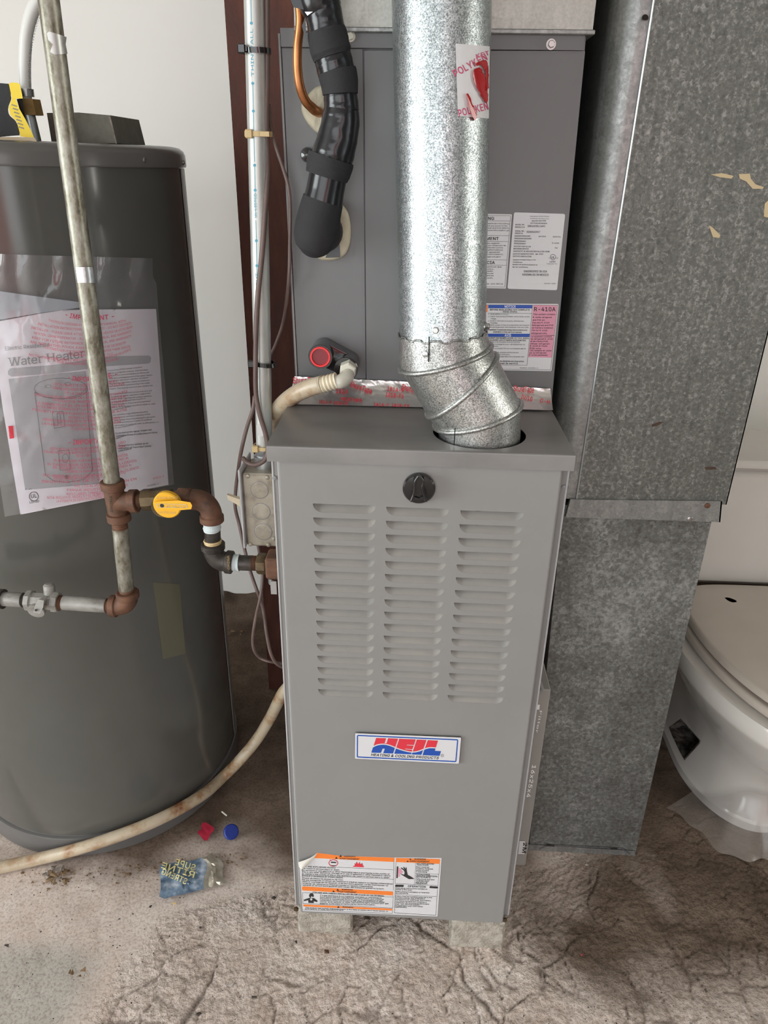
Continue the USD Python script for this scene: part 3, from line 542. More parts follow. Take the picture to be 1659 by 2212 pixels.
part(C, 'edge_flange', solid(Polygon([(600.5, 72), (604.5, 72), (644, 845), (641, 845)]), plane_y(CY+.004), 0, .0055), 'paint_grey')
part(C, 'top_rail', solid(rrect([(605, 60), (1264, 72), (1261, 109), (607, 101)], 1.5), plane_y(CY+.004), 0, .0075), 'paint_coil')
for p, m in (((757, 79), 'nylon_white'), ((1190, 96), 'steel')):
    q = at(*p, y=CY-.0035); part(C, 'screw', join(lathe([(0, .0058), (.0012, .0056)], q, (0, -1, 0), 24), lathe([(.0012, .0040), (.0045, .0040), (.0050, .0034)], q, (0, -1, 0), 6, .3)), m)
E_ = lambda *s: [(1030+a/5.82, 440+b/5.82) for a, b in s]
# sticker 1: rating plate; sticker 2: half hidden warning; sticker 3: refrigerant notice
st1 = part(C, 'rating_sticker', solid(rrect(E_((468, 108), (1112, 128), (1008, 1088), (385, 1070)), 4), cf, 0, .0004), 'white_label', label='white rating sticker')
st2 = part(C, 'warning_sticker', solid(rrect(E_((-250, 118), (442, 133), (366, 1068), (-330, 1050)), 2), cf, 0, .0004), 'white_label', label='white warning sticker half hidden behind the vent pipe')
st3 = part(C, 'refrigerant_sticker', solid(rrect(E_((-150, 1250), (1030, 1260), (940, 2106), (-200, 2085)), 3), cf, 0, .0004), 'white_label', label='white sticker with blue bands and a pink field')
ct = lambda px, py, off=0.0: at(px, py, y=CY-.0016-off)
txt = []
def V(s, base, h, bold=False, off=.0003): txt.append(words(s, E_(*base), h, ct, off, bold))
V('International Comfort Products', ((668, 165), (912, 165)), 2.2); V('Lewisburg, TN 37091 U.S.A.', ((672, 192), (910, 196)), 2.2); V('INDOOR SECTION', ((690, 225), (868, 222)), 2.6, True); V('SECTION INTERIEUR', ((672, 252), (882, 256)), 2.6, True)
V('MODEL NO.', ((485, 272), (602, 272)), 2.9, True); V('MODELE N', ((482, 302), (600, 304)), 2.9, True); V('END4X30L14A1', ((642, 293), (858, 293)), 4.0, True)
V('SERIAL NO.', ((480, 352), (598, 352)), 2.9, True); V('SERIE N', ((478, 380), (576, 382)), 2.9, True); V('X200542947', ((626, 366), (795, 366)), 4.0, True)
V('DESIGN PRESSURE', ((475, 415), (672, 416)), 2.9, True); V('450 PSIG', ((775, 420), (868, 420)), 2.6, True); V('3102 kPa', ((955, 423), (1052, 424)), 2.6, True); V('PRESSION DESIGNEE', ((473, 446), (688, 448)), 2.9, True)
V('REFRIGERANT:', ((470, 478), (620, 482)), 2.9, True); V('REFRIGERANT:', ((468, 508), (618, 512)), 2.9, True); V('R-410A', ((945, 502), (1035, 503)), 2.6, True); V('FACTORY INSTALLED', ((465, 545), (680, 548)), 2.9, True); V('METERING DEVICE', ((460, 574), (652, 577)), 2.9, True); V('TXV', ((978, 566), (1018, 566)), 2.8, True)
V('DISPOSITIF DE MESURE INSTALLE EN USINE', ((458, 606), (915, 611)), 2.9, True); V('DATE OF MANUFACTURE   Jan-2020', ((456, 640), (835, 642)), 2.9, True); V('DATE DE FABRICATION', ((454, 670), (686, 673)), 2.9, True)
V('Section of Heat Pump or Air', ((456, 712), (740, 714)), 2.6, True); V('Conditioner.', ((454, 742), (578, 744)), 2.6, True); V('Section de la thermopompe ou', ((450, 772), (762, 776)), 2.6, True); V("de l'air conditionne.", ((448, 803), (648, 806)), 2.6, True)
V('ENGINEERED IN USA', ((592, 862), (882, 864)), 4.2, True); V('ASSEMBLED IN MEXICO', ((570, 903), (902, 906)), 4.2, True); V('336954-4805', ((845, 1010), (990, 1012)), 2.4)
V('LISTED', ((915, 738), (988, 738)), 3.0, True); V('Evaporator Coil', ((880, 760), (1012, 762)), 2.0); V('c', ((904, 690), (915, 690)), 3); V('us', ((998, 690), (1022, 690)), 3); V('UL', ((934, 688), (978, 688)), 4.5, True)
cc = Point(E_((957, 670))[0]).buffer(6.2); txt.append(flat(cc.difference(cc.buffer(-.8)), ct, .0003))
part(st1, 'rating_text', join(*txt), 'ink_black', smooth=False)
txt = []
V('WARNING', ((-60, 200), (218, 203)), 6.2, True); V('AVERTISSEMENT', ((-200, 455), (275, 457)), 6.2, True); V('ADVERTENCIA', ((-180, 756), (226, 758)), 6.2, True)
for y, s, x0, x1 in ((258, 'can expose you to chemicals including', -170, 405), (288, 'lead and lead components, which are known to the', -240, 385), (315, 'State of California to cause cancer and birth defects', -240, 405), (344, 'or reproductive harm. For more information go', -240, 405),
    (506, 'Ce produit contient des agents', -200, 285), (534, 'chimiques, dont le plomb et les composes de', -240, 365), (562, 'reconnus par l Etat de Californie comme', -200, 330), (590, 'cause de cancer et de malformations', -230, 325), (618, 'congenitales ou de l appareil', -200, 290), (645, 'reproducteur. Pour plus d informations,', -240, 332), (675, 'www.P65Warnings.ca.gov', -150, 303),
    (803, 'puede exponerle a quimicos que', -200, 312), (830, 'incluyen plomo,', -60, 212), (856, 'que el estado', -60, 200), (884, 'causa cancer', -40, 212), (912, 'y otros danos', -60, 210), (942, 'reproduccion,', -60, 205), (1018, '1382A-201 REV.B', 60, 326)): V(s, ((x0, y-2), (x1, y)), 3.0)
part(st2, 'warning_text', join(*txt), 'ink_black', smooth=False)
part(st2, 'rule_lines', join(*[flat(stroke(E_(*q), .7), ct, .0002) for q in (((-200, 212), (420, 217)), ((-200, 398), (405, 402)), ((-200, 472), (398, 477)), ((-200, 702), (378, 706)), ((-200, 770), (372, 775)), ((-240, 146), (425, 152), (352, 1048), (-300, 1040)))]), 'ink_line', smooth=False)
part(st3, 'blue_band', flat(Polygon(E_((145, 1274), (698, 1276), (694, 1316), (142, 1314))), ct, .0002), 'ink_blue', smooth=False); part(st3, 'blue_band', flat(Polygon(E_((124, 1634), (665, 1636), (660, 1676), (120, 1674))), ct, .0002), 'ink_blue', smooth=False)
part(st3, 'pink_field', flat(Polygon(E_((712, 1276), (1012, 1280), (945, 1936), (648, 1930))), ct, .0002), 'ink_pink', smooth=False); part(st3, 'orange_patch', flat(Polygon(E_((60, 1272), (138, 1274), (132, 1364), (50, 1362))), ct, .0002), 'ink_orange', smooth=False)
txt = []; V('NOTICE', ((350, 1308), (488, 1309)), 5.2, True); V('AVIS', ((350, 1669), (430, 1670)), 5.2, True); part(st3, 'band_title', join(*txt), 'ink_white', smooth=False)
txt = []
V('R-410A', ((720, 1350), (990, 1352)), 8.5, True); V('BEFORE REPLACING TXV COMPLETE', ((163, 1342), (665, 1345)), 3.4, True); V('THESE STEPS:', ((320, 1368), (508, 1370)), 3.4, True); V('AVANT DE REMPLACER LE TXV, BIEN', ((135, 1697), (650, 1702)), 3.4, True); V('SUIVRE LES ETAPES SUIVANTES:', ((162, 1724), (620, 1730)), 3.4, True)
for y, s, x1 in ((1400, 'This system contains', 988), (1438, 'R-410A refrigerant', 945), (1472, 'and POE oil.', 858), (1505, 'Use only R-410A', 915), (1538, 'Refrigerant and POE', 962), (1570, 'oil Factory installed', 955), (1603, 'TXV for R-410A', 888), (1638, 'refrigerant only.', 888)): V(s, ((708-(y-1400)*.1, y-1), (x1, y)), 3.1, True)
for y, s, x1 in ((1680, 'Le systeme contient', 945), (1710, 'du refrigerant R-410A', 955), (1740, "et de l'huile POE.", 900), (1770, 'Utiliser refrigerant', 915), (1798, "R-410A et l'huile", 886), (1828, 'POE only.', 815), (1856, 'TXV installe en usine', 938), (1884, 'sur le refrigerant', 875), (1912, 'R-410A seulement', 890)): V(s, ((680-(y-1680)*.1, y-1), (x1, y)), 3.0, True)
for y, s, x0, x1 in ((1400, '1. Verify airflow is correct.', 145, 400), (1428, '2. Check Subcooling at Outdoor unit to verify correct', 145, 665), (1455, 'charge.', 175, 245), (1484, '3. Confirm TXV bulb is properly attached and', 140, 588), (1508, 'insulated.', 170, 262), (1536, '4. Verify system is free of contaminants and moisture', 138, 660), (1562, '5. Be sure evaporator and condenser coils are clean.', 136, 655), (1750, "1. Verifier si la circulation d'air est correcte.", 130, 545), (1778, '2. Verifier la charge du sous-refroidissement sur', 128, 606), (1800, "l'unite exterieure.", 150, 270), (1830, '3. Verifier si la bulbe TXV est correctement attache', 125, 615), (1880, '4. Verifier que le systeme soit libre de tout', 120, 525), (1905, 'contaminants ou moisissure.', 150, 415), (1932, "5. S'assurer que l'evaporateur et le serpentin sont", 110, 595), (2075, '344013-102 REV. A', 540, 768)): V(s, ((x0, y-3), (x1, y)), 2.8)
V('Detailed Troubleshooting Instructions are', ((145, 1593), (632, 1598)), 3.2, True); V('available in the service manual.', ((205, 1620), (570, 1625)), 3.2, True); V('Une information de detaillee est disponible', ((100, 1986), (592, 1992)), 3.2, True); V('dans le manuel de service.', ((130, 2014), (522, 2018)), 3.2, True)
part(st3, 'notice_text', join(*txt), 'ink_black', smooth=False)
part(st3, 'rule_lines', join(*[flat(stroke(E_(*q), .7), ct, .0002) for q in (((140, 1376), (690, 1380)), ((700, 1276), (632, 2032), (100, 2026)), ((680, 1652), (972, 1656)), ((-120, 1268), (1016, 1276), (928, 2090), (-160, 2075)))]), 'ink_line', smooth=False)
# putty seals where the refrigerant lines enter
def blob(poly, y, t, seed, m=14):
    g = Polygon(curve(np.array(poly+[poly[0]]), 5)).buffer(0); g = max(polys(g), key=lambda q: q.area); out = []
    for s, d in ((0, -.003), (0, t*.45), (-2.2, t*.8), (-6, t), (-16, t*1.06)):
        b = g.buffer(s); b = max(polys(b), key=lambda q: q.area); L = b.exterior; p = np.array([L.interpolate(k, normalized=True).coords[0] for k in np.linspace(0, 1, 64, endpoint=False)]); out.append(at(p[:, 0], p[:, 1], y=y-d))
    mm = loft(out); v = np.array(mm.vertices); v[:, 1] += (meshkit.fbm(v*70, 3, seed)-.5)*t*.5*(v[:, 1] < y); mm.vertices = v
    if mm.volume < 0: mm.invert()
    return mm
part(C, 'putty_seal', blob([(662, 208), (684, 187), (704, 190), (712, 250), (700, 290), (676, 280), (655, 250), (651, 225)], CY, .014, 4), 'putty', label='lump of pale putty where the copper line enters')
part(C, 'putty_seal', blob([(645, 455), (665, 436), (720, 434), (750, 455), (758, 500), (752, 538), (735, 558), (705, 563), (684, 556), (660, 520)], CY, .012, 5), 'putty', label='oval of pale putty round the insulated line')
part(C, 'tape_strip', solid(Polygon([(728, 470), (736, 476), (732, 500), (735, 556), (703, 557), (716, 520), (720, 490)]), plane_y(CY-.0135), 0, .001), 'black_tape')
q = at(667, 335, y=CY-.002); part(C, 'cap', lathe([(0, .0085), (.012, .0085), (.016, .007), (.018, .003)], q, (0, -1, 0), 20), 'black_plastic')

# sheet-metal plenum above the coil
PY = .184
plen = thing('plenum', 'shiny galvanised sheet metal plenum box on top of the coil cabinet', 'plenum', (.18, .4, 1.34))
q = at(np.array([636, 1281]), np.array([64, 76]), y=PY); zb = q[:, 2].mean()
part(plen, 'box', mbox(q[0, 0], q[1, 0]-.001, PY, .60, zb, 2.45), 'galv_plenum', smooth=False)
part(plen, 'drip_edge', rbox(q[0, 0]-.0005, q[1, 0]+.0015, PY-.003, .60, zb-.001, zb+.004, .001), 'galv_side')

# foil tape sealing the joint
def foil(px, py, u, v):
    y = CY-.002-.030*v**1.5; P = at(px, py, y=y); n = meshkit.fbm(P*95, 4, 31)-.5; P[..., 1] -= .006*np.abs(n)*(1.2-v)+.002; return P
def foil_q(px, py, off=0.0):
    v = np.clip((py-(812+(px-640)*.034))/(60-.0*px), 0, 1); return foil(px, py, 0, v)-np.array((0, off, 0))
tape = thing('foil_tape', 'crinkled silver foil tape with red print along the furnace and coil joint', 'foil tape', (.18, .17, .9))
fm = grid((637, 812), (1188, 838), (1194, 885), (622, 872), 190, 26, lambda px, py, u, v: foil(px, py, u, v))
part(tape, 'strip', fm, 'foil', smooth=18)
txt = []
for s, b, h in (('ShureTape', ((634, 826), (690, 826)), 13), ('P/F', ((637, 844), (652, 845)), 9), ('181A', ((726, 846), (752, 848)), 9), ('ShureTape', ((756, 832), (802, 848)), 11), ('181A-P', ((836, 841), (872, 846)), 9), ('181B-FX', ((833, 854), (872, 858)), 9), ('ShureTape', ((866, 838), (915, 852)), 12), ('ShureTape', ((1108, 842), (1152, 846)), 12), ('IV/10', ((1124, 859), (1148, 864)), 9), ('C-H', ((1165, 866), (1186, 870)), 8), ('WEATHER', ((736, 862), (782, 866)), 7), ('181A-P  181B-FX', ((690, 868), (752, 872)), 6), ('181A-P  181B-FX', ((808, 874), (884, 877)), 6), ('ShureTape', ((1160, 882), (1186, 884)), 5)):
    part(tape, 'red_print', words(s, b, h, foil_q, .003, True), 'ink_red', smooth=False)

# ================================================================== FLUE
fl = thing('vent_pipe', 'round galvanised steel vent pipe with elbow rising from the furnace top', 'vent pipe', (.2548, .0635, .88))
rl = lambda y, l, r: (at(*l, y=y), at(*r, y=y))
RINGS = [rl(.066, (862, 722), (1050, 716)), rl(.064, (868, 797), (1057, 747)), rl(.0635, (925, 893), (1070, 770)), rl(.0635, (942, 919), (1122, 872))]
R4 = .0508
def ring(lr, grow=0.0, n=72):
    l, r = lr; c = (l+r)/2; a = (r-l)/2; a = a*(1+grow/np.linalg.norm(a)); t = np.linspace(0, 2*math.pi, n, endpoint=False)
    return c+np.cos(t)[:, None]*a+np.sin(t)[:, None]*np.array((0, R4+grow, 0))
c1 = sum(RINGS[0])/2; ctop = sum(rl(.094, (846, 0), (1062, 0)))/2
axis = (ctop-c1)/np.linalg.norm(ctop-c1); top = c1+axis*((2.45-c1[2])/axis[2])
def cring(c, R, ax=axis, n=72):
    u = np.array((1.0, 0, 0)); u -= (u@ax)*ax; u /= np.linalg.norm(u); w = np.cross(ax, u); t = np.linspace(0, 2*math.pi, n, endpoint=False)
    return c+R*(np.cos(t)[:, None]*u+np.sin(t)[:, None]*w)
part(fl, 'pipe', loft([cring(top, R4), cring(c1-axis*.012, R4)], cap=False), 'galv_flue', smooth=True)
base_l, base_r = RINGS[3]; bc = np.array((HOLE[0], HOLE[1], .84))
low = (bc-(R4, 0, 0), bc+(R4, 0, 0))
neck = (np.array((HOLE[0]-R4, HOLE[1], .9005)), np.array((HOLE[0]+R4, HOLE[1], .9005)))
def gore(a, b, name='elbow_gore'): return part(fl, name, loft([ring(a, .0014), ring(b, .0014)], cap=False), 'galv_elbow', smooth=True)
gore((RINGS[0][0], RINGS[0][1]), RINGS[1]); gore(RINGS[1], RINGS[2]); gore(RINGS[2], RINGS[3])
part(fl, 'elbow_gore', loft([ring(RINGS[3], .0014), ring(neck, .0), ring(low, .0)], cap=False), 'galv_elbow', smooth=True)
for lr in RINGS[1:]:                                     # rolled beads between the gores
    for g, w in ((.0024, .0030),):
        C0 = ring(lr, g, 96); C0 = np.vstack([C0, C0[:1]]); part(fl, 'seam_bead', tube(C0, .0030, 8, spline=False, cap=False), 'galv_elbow', smooth=True)
rr = ring(RINGS[0], .0012, 96); rr[:, 2] += .0015*np.sign(np.sin(np.linspace(0, 2*math.pi, 96)*14)); part(fl, 'collar_rim', tube(np.vstack([rr, rr[:1]]), .0010, 6, spline=False, cap=False), 'galv_elbow', smooth=True)
fsurf = cylinder(c1, axis, R4)
for p in ((942, 713), (1048, 705)):
    q = fsurf(*map(float, p), .0); d = q-c1; d -= (d@axis)*axis; d /= np.linalg.norm(d)
    part(fl, 'screw', join(lathe([(-.001, .0052), (.001, .0052)], q, d, 18), lathe([(.001, .0038), (.0045, .0038), (.005, .003)], q, d, 6)), 'steel')
for p in ((918, 765), (964, 942)):
    c_s = cylinder((HOLE[0], HOLE[1], 0), (0, 0, 1), R4+.0005) if p[1] > 900 else cylinder(c1, axis, R4+.0022)
    g = c_s(*map(float, p)); dd = g-(np.array((HOLE[0], HOLE[1], g[2])) if p[1] > 900 else np.array((c1[0], c1[1], g[2]))); dd[2] = 0; part(fl, 'rivet', lathe([(-.002, .0034), (.0006, .0034), (.0013, .002)], g, dd/np.linalg.norm(dd), 16), 'zinc')
part(fl, 'lap_seam', tube([at(927, 727, y=.066-R4*.965-.0014), at(926, 782, y=.065-R4*.97-.0014)], .0006, 6), 'dark_void')
part(fl, 'lap_seam', join(tube([at(983, 925, y=HOLE[1]-R4-.001), at(981, 962, y=HOLE[1]-R4*1.0-.0008)], .0006, 6)), 'dark_void')
stk = part(fl, 'tape_patch', draped(rrect([(984, 94), (1058, 100), (1056, 256), (989, 251)], 1), fsurf, .0008, 5), 'white_label', label='torn white tape patch with red lettering')
fs2 = lambda px, py, off=0.0: fsurf(px, py, .0008+off)
part(stk, 'tape_print', join(words('POLYKEN', ((984, 166), (1054, 128)), 15, fs2, .0003, True), words('POLYKEN', ((992, 252), (1056, 236)), 15, fs2, .0003, True), words('KET', ((1030, 126), (1058, 118)), 9, fs2, .0003, True)), 'ink_magenta', smooth=False)
seal = [Polygon(curve(np.array([(1024, 150), (1036, 146), (1044, 158), (1050, 178), (1054, 206), (1052, 222), (1044, 214), (1034, 196), (1025, 176), (1022, 160), (1024, 150)]), 5)), Polygon(curve(np.array([(1026, 136), (1050, 130), (1053, 148), (1048, 152), (1040, 140), (1030, 142), (1026, 136)]), 4)), Polygon(curve(np.array([(1008, 202), (1013, 204), (1022, 228), (1030, 248), (1026, 260), (1018, 246), (1010, 214), (1008, 202)]), 4)), Polygon([(1048, 150), (1055, 142), (1056, 190), (1051, 196)])]
sm = []
for i, g in enumerate(seal):
    m = solid(g.buffer(0), fs2, 0, .0022, dense=3); v = np.array(m.vertices); v += (meshkit.fbm(v*420, 3, 40+i)-.5)[:, None]*.0018; m.vertices = v; sm.append(m)
part(stk, 'red_sealant', join(*sm), 'sealant_red', smooth=40, label='smears of dark red sealant')

# ================================================================== REFRIGERANT LINES
LY = CY-.062
def px_tube(pts, y, n=40, m=10, wob=.0, extra=None, rs=1.0):
    """points (px, py, radius in px) -> a tube standing at depth y"""
    p = np.array(pts, float); yy = np.full(len(p), y) if np.ndim(y) == 0 else np.asarray(y, float)
    c = np.array([at(a, b, y=q) for (a, b, _), q in zip(p, yy)]); d = (c-EYE)@fwd; r = p[:, 2]*d/FPX*rs
    return tube(c, r, n, m, wob=wob)
ls = thing('suction_line', 'thick black-insulated refrigerant line wrapped in tape, curving into the coil cabinet', 'refrigerant line', tuple(at(681, 500, y=CY)))
part(ls, 'insulation_sleeve', px_tube([(760, -1300, 46), (715, -600, 46), (690, -150, 46), (686, -60, 46), (690, 0, 47), (701, 28, 40)], LY, wob=.05), 'black_tape', label='glossy taped sleeve at the top')
part(ls, 'insulation_sleeve', px_tube([(696, 14, 40), (702, 45, 40), (707, 72, 41)], LY, wob=.06), 'black_tape')
part(ls, 'insulation_sleeve', px_tube([(705, 66, 42), (710, 90, 44), (715, 112, 44), (718, 124, 40)], LY-.001, wob=.06), 'black_foam')
part(ls, 'tape_wrap', px_tube([(716, 116, 39), (722, 136, 41), (727, 158, 41)], LY, wob=.055), 'black_tape')
part(ls, 'insulation_sleeve', px_tube([(728, 154, 42), (733, 178, 41), (735, 204, 38)], LY-.001, wob=.04), 'black_foam')
part(ls, 'tape_wrap', px_tube([(735, 200, 36), (737, 222, 37), (738, 240, 38)], LY, wob=.055), 'black_tape')
part(ls, 'tape_wrap', px_tube([(738, 236, 38), (736, 262, 41), (730, 296, 43), (721, 330, 45), (714, 350, 44)], LY, wob=.055), 'black_tape', label='wrinkled glossy tape wrap')
part(ls, 'tape_wrap', px_tube([(716, 340, 50), (711, 360, 50), (706, 382, 46)], LY, wob=.06), 'black_foam', label='ragged matt collar')
part(ls, 'insulation_sleeve', px_tube([(710, 372, 41), (703, 410, 41), (697, 440, 43)], LY), 'black_tape')
part(ls, 'insulation_elbow', px_tube([(698, 432, 44), (691, 460, 46), (684, 490, 47), (680, 512, 46), (678, 530, 40), (676, 542, 27), (675, 549, 8)], [LY, LY, LY, LY, LY+.002, LY+.004, LY+.006]), 'black_foam', label='matt foam elbow at the end')
part(ls, 'insulation_stub', tube([at(684, 500, y=LY+.004), at(694, 500, y=LY+.03), at(700, 500, y=CY-.004)], .025, 32), 'black_foam')
part(ls, 'foil_scrap', solid(Polygon([(658, 25), (676, 25), (668, 31), (664, 34)]), plane_y(LY-.028), 0, .001), 'foil')
part(ls, 'tape_tail', solid(Polygon([(660, 36), (662, 92), (652, 56)]), plane_y(LY-.012), 0, .001), 'black_tape'); part(ls, 'tape_tail', solid(Polygon([(628, 0), (668, 0), (672, 24), (634, 16)]), plane_y(LY-.012), 0, .0015), 'black_tape')
cl = thing('copper_line', 'thin bare copper refrigerant tube bending into a putty seal beside the black line', 'copper pipe', tuple(at(690, 243, y=CY)))
part(cl, 'tube', px_tube([(690, -1300, 9.5), (652, -600, 9.5), (630, -160, 9.5), (640, -40, 9.5), (648, 40, 9.5), (643, 100, 9.8), (643, 150, 10), (649, 190, 10), (661, 219, 10), (676, 234, 10)], [LY, LY, LY, LY, LY+.006, LY+.014, LY+.018, LY+.022, LY+.028, LY+.034], n=20), 'copper')
part(cl, 'bend', tube([at(671, 230, y=LY+.0325), at(680, 238, y=LY+.037), at(688, 242, y=LY+.046), at(692, 243, y=CY-.004)], .0056, 20), 'copper')

# ================================================================== DRAIN
DYv = CY-.045
dr = thing('drain_fitting', 'black plastic condensate drain fitting with a round red plug', 'drain fitting', tuple(at(722, 790, y=CY)))
d0, d1 = at(692, 771, y=DYv), at(748, 795, y=DYv+.008)
def stub(p, r, l): return hull(np.vstack([p+r*np.stack([np.cos(t:=np.linspace(0, 2*math.pi, 36)), 0*t, np.sin(t)], 1), p+(0, l, 0)+r*np.stack([np.cos(t), 0*t, np.sin(t)], 1)]))
body = hull(np.vstack([d0+(0, .018, 0)+.0160*np.stack([np.cos(t:=np.linspace(0, 2*math.pi, 32)), 0*t, np.sin(t)], 1), d1+(0, .014, 0)+.0150*np.stack([np.cos(t), 0*t, np.sin(t)], 1), np.array((d0[0], CY+.002, d0[2]))+.0160*np.stack([np.cos(t), 0*t, np.sin(t)], 1), np.array((d1[0], CY+.002, d1[2]))+.0150*np.stack([np.cos(t), 0*t, np.sin(t)], 1)]))
part(dr, 'body', body, 'black_plastic')
part(dr, 'port', lathe([(-.02, .0160), (0, .0160), (.0006, .0156), (.0006, .0138), (-.008, .0136)], d0, (0, -1, 0), 40, cap=False), 'black_plastic')
part(dr, 'port', lathe([(-.02, .0160), (.006, .0160), (.0066, .0154), (.0066, .010)], d1, (0, -1, 0), 40), 'black_plastic')
plug = part(dr, 'red_plug', lathe([(-.01, .0136), (.0010, .0136), (.0016, .0130), (.0016, .0112), (.001, .0108), (-.0010, .0106)], d0, (0, -1, 0), 40, cap=False), 'red_plastic')
part(plug, 'recess', lathe([(-.0008, .0107), (-.0075, .0100), (-.0085, .004), (-.0080, .0012)], d0, (0, -1, 0), 40), 'dark_red', label='dark red recess of the plug')
h0 = at(752, 805, y=DYv-.004)
hose = thing('drain_hose', 'cloudy stained vinyl drain hose with white elbow, running behind the furnace to the floor', 'hose', (-.2, .3, .0))
hx = part(hose, 'hex_nut', lathe([(-.012, .0118), (.006, .0118), (.0075, .010)], h0+(0, 0, .004), (0, -1, -.1), 6, .4), 'nylon_white')
part(hose, 'elbow', tube([h0+(0, -.002, 0), h0+(-.001, -.012, -.003), h0+(-.009, -.019, -.007), at(722, 824, y=DYv-.022)], [.0088, .0092, .0092, .0085], 24), 'nylon_white', label='white barbed elbow')
part(hose, 'barb', lathe([(i*.0025, .0100 if i % 2 else .0112) for i in range(11)], at(728, 822, y=DYv-.022), at(692, 832, y=DYv-.020)-at(728, 822, y=DYv-.022), 24), 'ivory')
hp = [at(700, 829, y=DYv-.020), at(668, 838, y=DYv-.012), at(636, 853, y=DYv+.0), at(611, 873, y=DYv+.025), at(597, 892, y=DYv+.050), at(590, 914, y=DYv+.080)]
hp += [hp[-1]+(-.0005, .008, -.05), np.array((-.030, .235, .70)), np.array((-.034, .27, .50)), np.array((-.028, .30, .34)), at(609, 1500, y=.315), at(585, 1548, z=.185), at(555, 1597, z=.125), at(522, 1637, z=.092)]
hs_ = cylinder((-.465, .405, 0), (0, 0, 1), .264+.0195)
hp += [hs_(485.0, 1675.0), hs_(430.0, 1722.0), hs_(330.0, 1776.0), hs_(200.0, 1824.0), at(80, 1856, z=.0165), at(-60, 1885, z=.0165), at(-260, 1915, z=.0165)]
part(hose, 'tube', tube(hp, .0115, 24, 8), 'hose_vinyl', smooth=True)

# ================================================================== CONDUIT, ITS TIES, WIRES AND THE SWITCH BOX
KY = .172
ct0, ct1 = at(549, -10, y=KY), at(572, 1000, y=KY)
kax = (ct0-ct1)/np.linalg.norm(ct0-ct1); ctp = ct1+kax*((2.45-ct1[2])/kax[2])
KR = .0117
con = thing('conduit', 'white-grey metal electrical conduit with faint blue print running down to the switch box', 'conduit', tuple(ct1))
part(con, 'pipe', pipe(ct1-kax*.004, ctp, KR, 32), 'conduit', smooth=True)
ksurf = cylinder(ct1, kax, KR)
def along(y): return 549+(y+10)*(572-549)/1010
bl = []
for y in (50, 180, 240, 357, 411, 520, 574, 640): bl.append(flat(Point(along(y)-7.5, y).buffer(3.2), ksurf, .0002))
for a, b in ((0, 48), (182, 238), (240, 350), (360, 408), (415, 470), (476, 640)): bl.append(flat(stroke([(along(a)-7.5, a), (along(b)-7.5, b)], 1.0), ksurf, .0002))
for s, a, b in (('THINWALL', 165, 62), ('UL LISTED', 470, 418), ('3/4 EMT', 640, 590)): bl.append(words(s, ((along(a)-4.5, a), (along(b)-4.5, b)), 6, ksurf, .0002))
part(con, 'blue_print', join(*bl), 'ink_cyan', smooth=False, kind='stuff')
ly = at(571, 992, y=KY)
part(con, 'connector', join(lathe([(-.012, .0150), (.006, .0150), (.007, .0125), (.018, .0138), (.019, .012)], ly, kax, 28)), 'zinc')
part(con, 'strap_tab', solid(rrect([(554, 918), (567, 916), (569, 942), (562, 945), (555, 938)], 1.5), plane_y(KY-KR-.001), 0, .0012), 'zinc')
def cable_tie(py, head, lab, m, tilt=0, tail=None, y=KY):
    c = ksurf(along(py), float(py), 0); c = ct1+kax*((c-ct1)@kax)
    t = thing('cable_tie', lab, 'cable tie', tuple(c))
    a = np.linspace(0, 2*math.pi, 41); u = np.array((1.0, 0, 0)); w = np.cross(kax, u); R = KR+.0018
    C0 = c+R*(np.cos(a)[:, None]*u*1.18+np.sin(a)[:, None]*w)+(.0015, 0, 0)+np.outer(np.cos(a)*tilt, (0, 0, 1))
    rings = []
    for k in range(41):
        n = (C0[k]-c); n /= np.linalg.norm(n); rings.append([C0[k]+n*.0008+kax*.0028, C0[k]+n*.0008-kax*.0028, C0[k]-n*.0008-kax*.0028, C0[k]-n*.0008+kax*.0028])
    part(t, 'strap', loft(np.array(rings), cap=False), m)
    h = at(*head, y=y-KR-.001); part(t, 'head', rbox(h[0]-.0045, h[0]+.0045, h[1]-.003, h[1]+.004, h[2]-.0048, h[2]+.0048, .0012), m)
    if tail: q = at(*tail, y=y-KR-.001); part(t, 'tail', rbox(min(h[0], q[0]), max(h[0], q[0]), h[1]-.001, h[1]+.0008, h[2]-.0028, h[2]+.0028, .0004), m)
cable_tie(108, (522, 105), 'black plastic cable tie near the top of the white conduit', 'black_plastic', 0, (534, 105))
cable_tie(289, (538, 289), 'yellowed cable tie high on the white conduit, in front of the brown board', 'nylon_yellow', 0, (582, 291))
cable_tie(789, (543, 786), 'black plastic cable tie low on the white conduit beside the coil cabinet', 'black_plastic', -.002)
cable_tie(970, (552, 970), 'yellowed cable tie at the bottom of the white conduit just above the switch box', 'nylon_yellow', 0, (578, 971))
W_ = lambda pts: [at(a, b, y=c) for a, b, c in pts]
single('thermostat_wire', tube(W_([(577, -40, KY), (577, 60, KY), (577, 160, KY), (575, 260, KY-.002), (577, 330, KY), (577, 390, KY-.004), (572, 470, KY-.012), (565, 560, KY-.016), (557, 640, KY-.018), (553, 720, KY-.018), (552, 790, KY-.018), (553, 850, KY-.018), (561, 895, KY-.018), (573, 935, KY-.018), (579, 968, KY-.020), (572, 993, KY-.024), (552, 1004, KY-.026), (535, 1000, KY-.022), (525, 990, KY-.012)]), .0034, 12, 6), 'wire_brown',
       'thick brown cable tied along the white conduit and hooked into the switch box', 'wire', smooth=True)
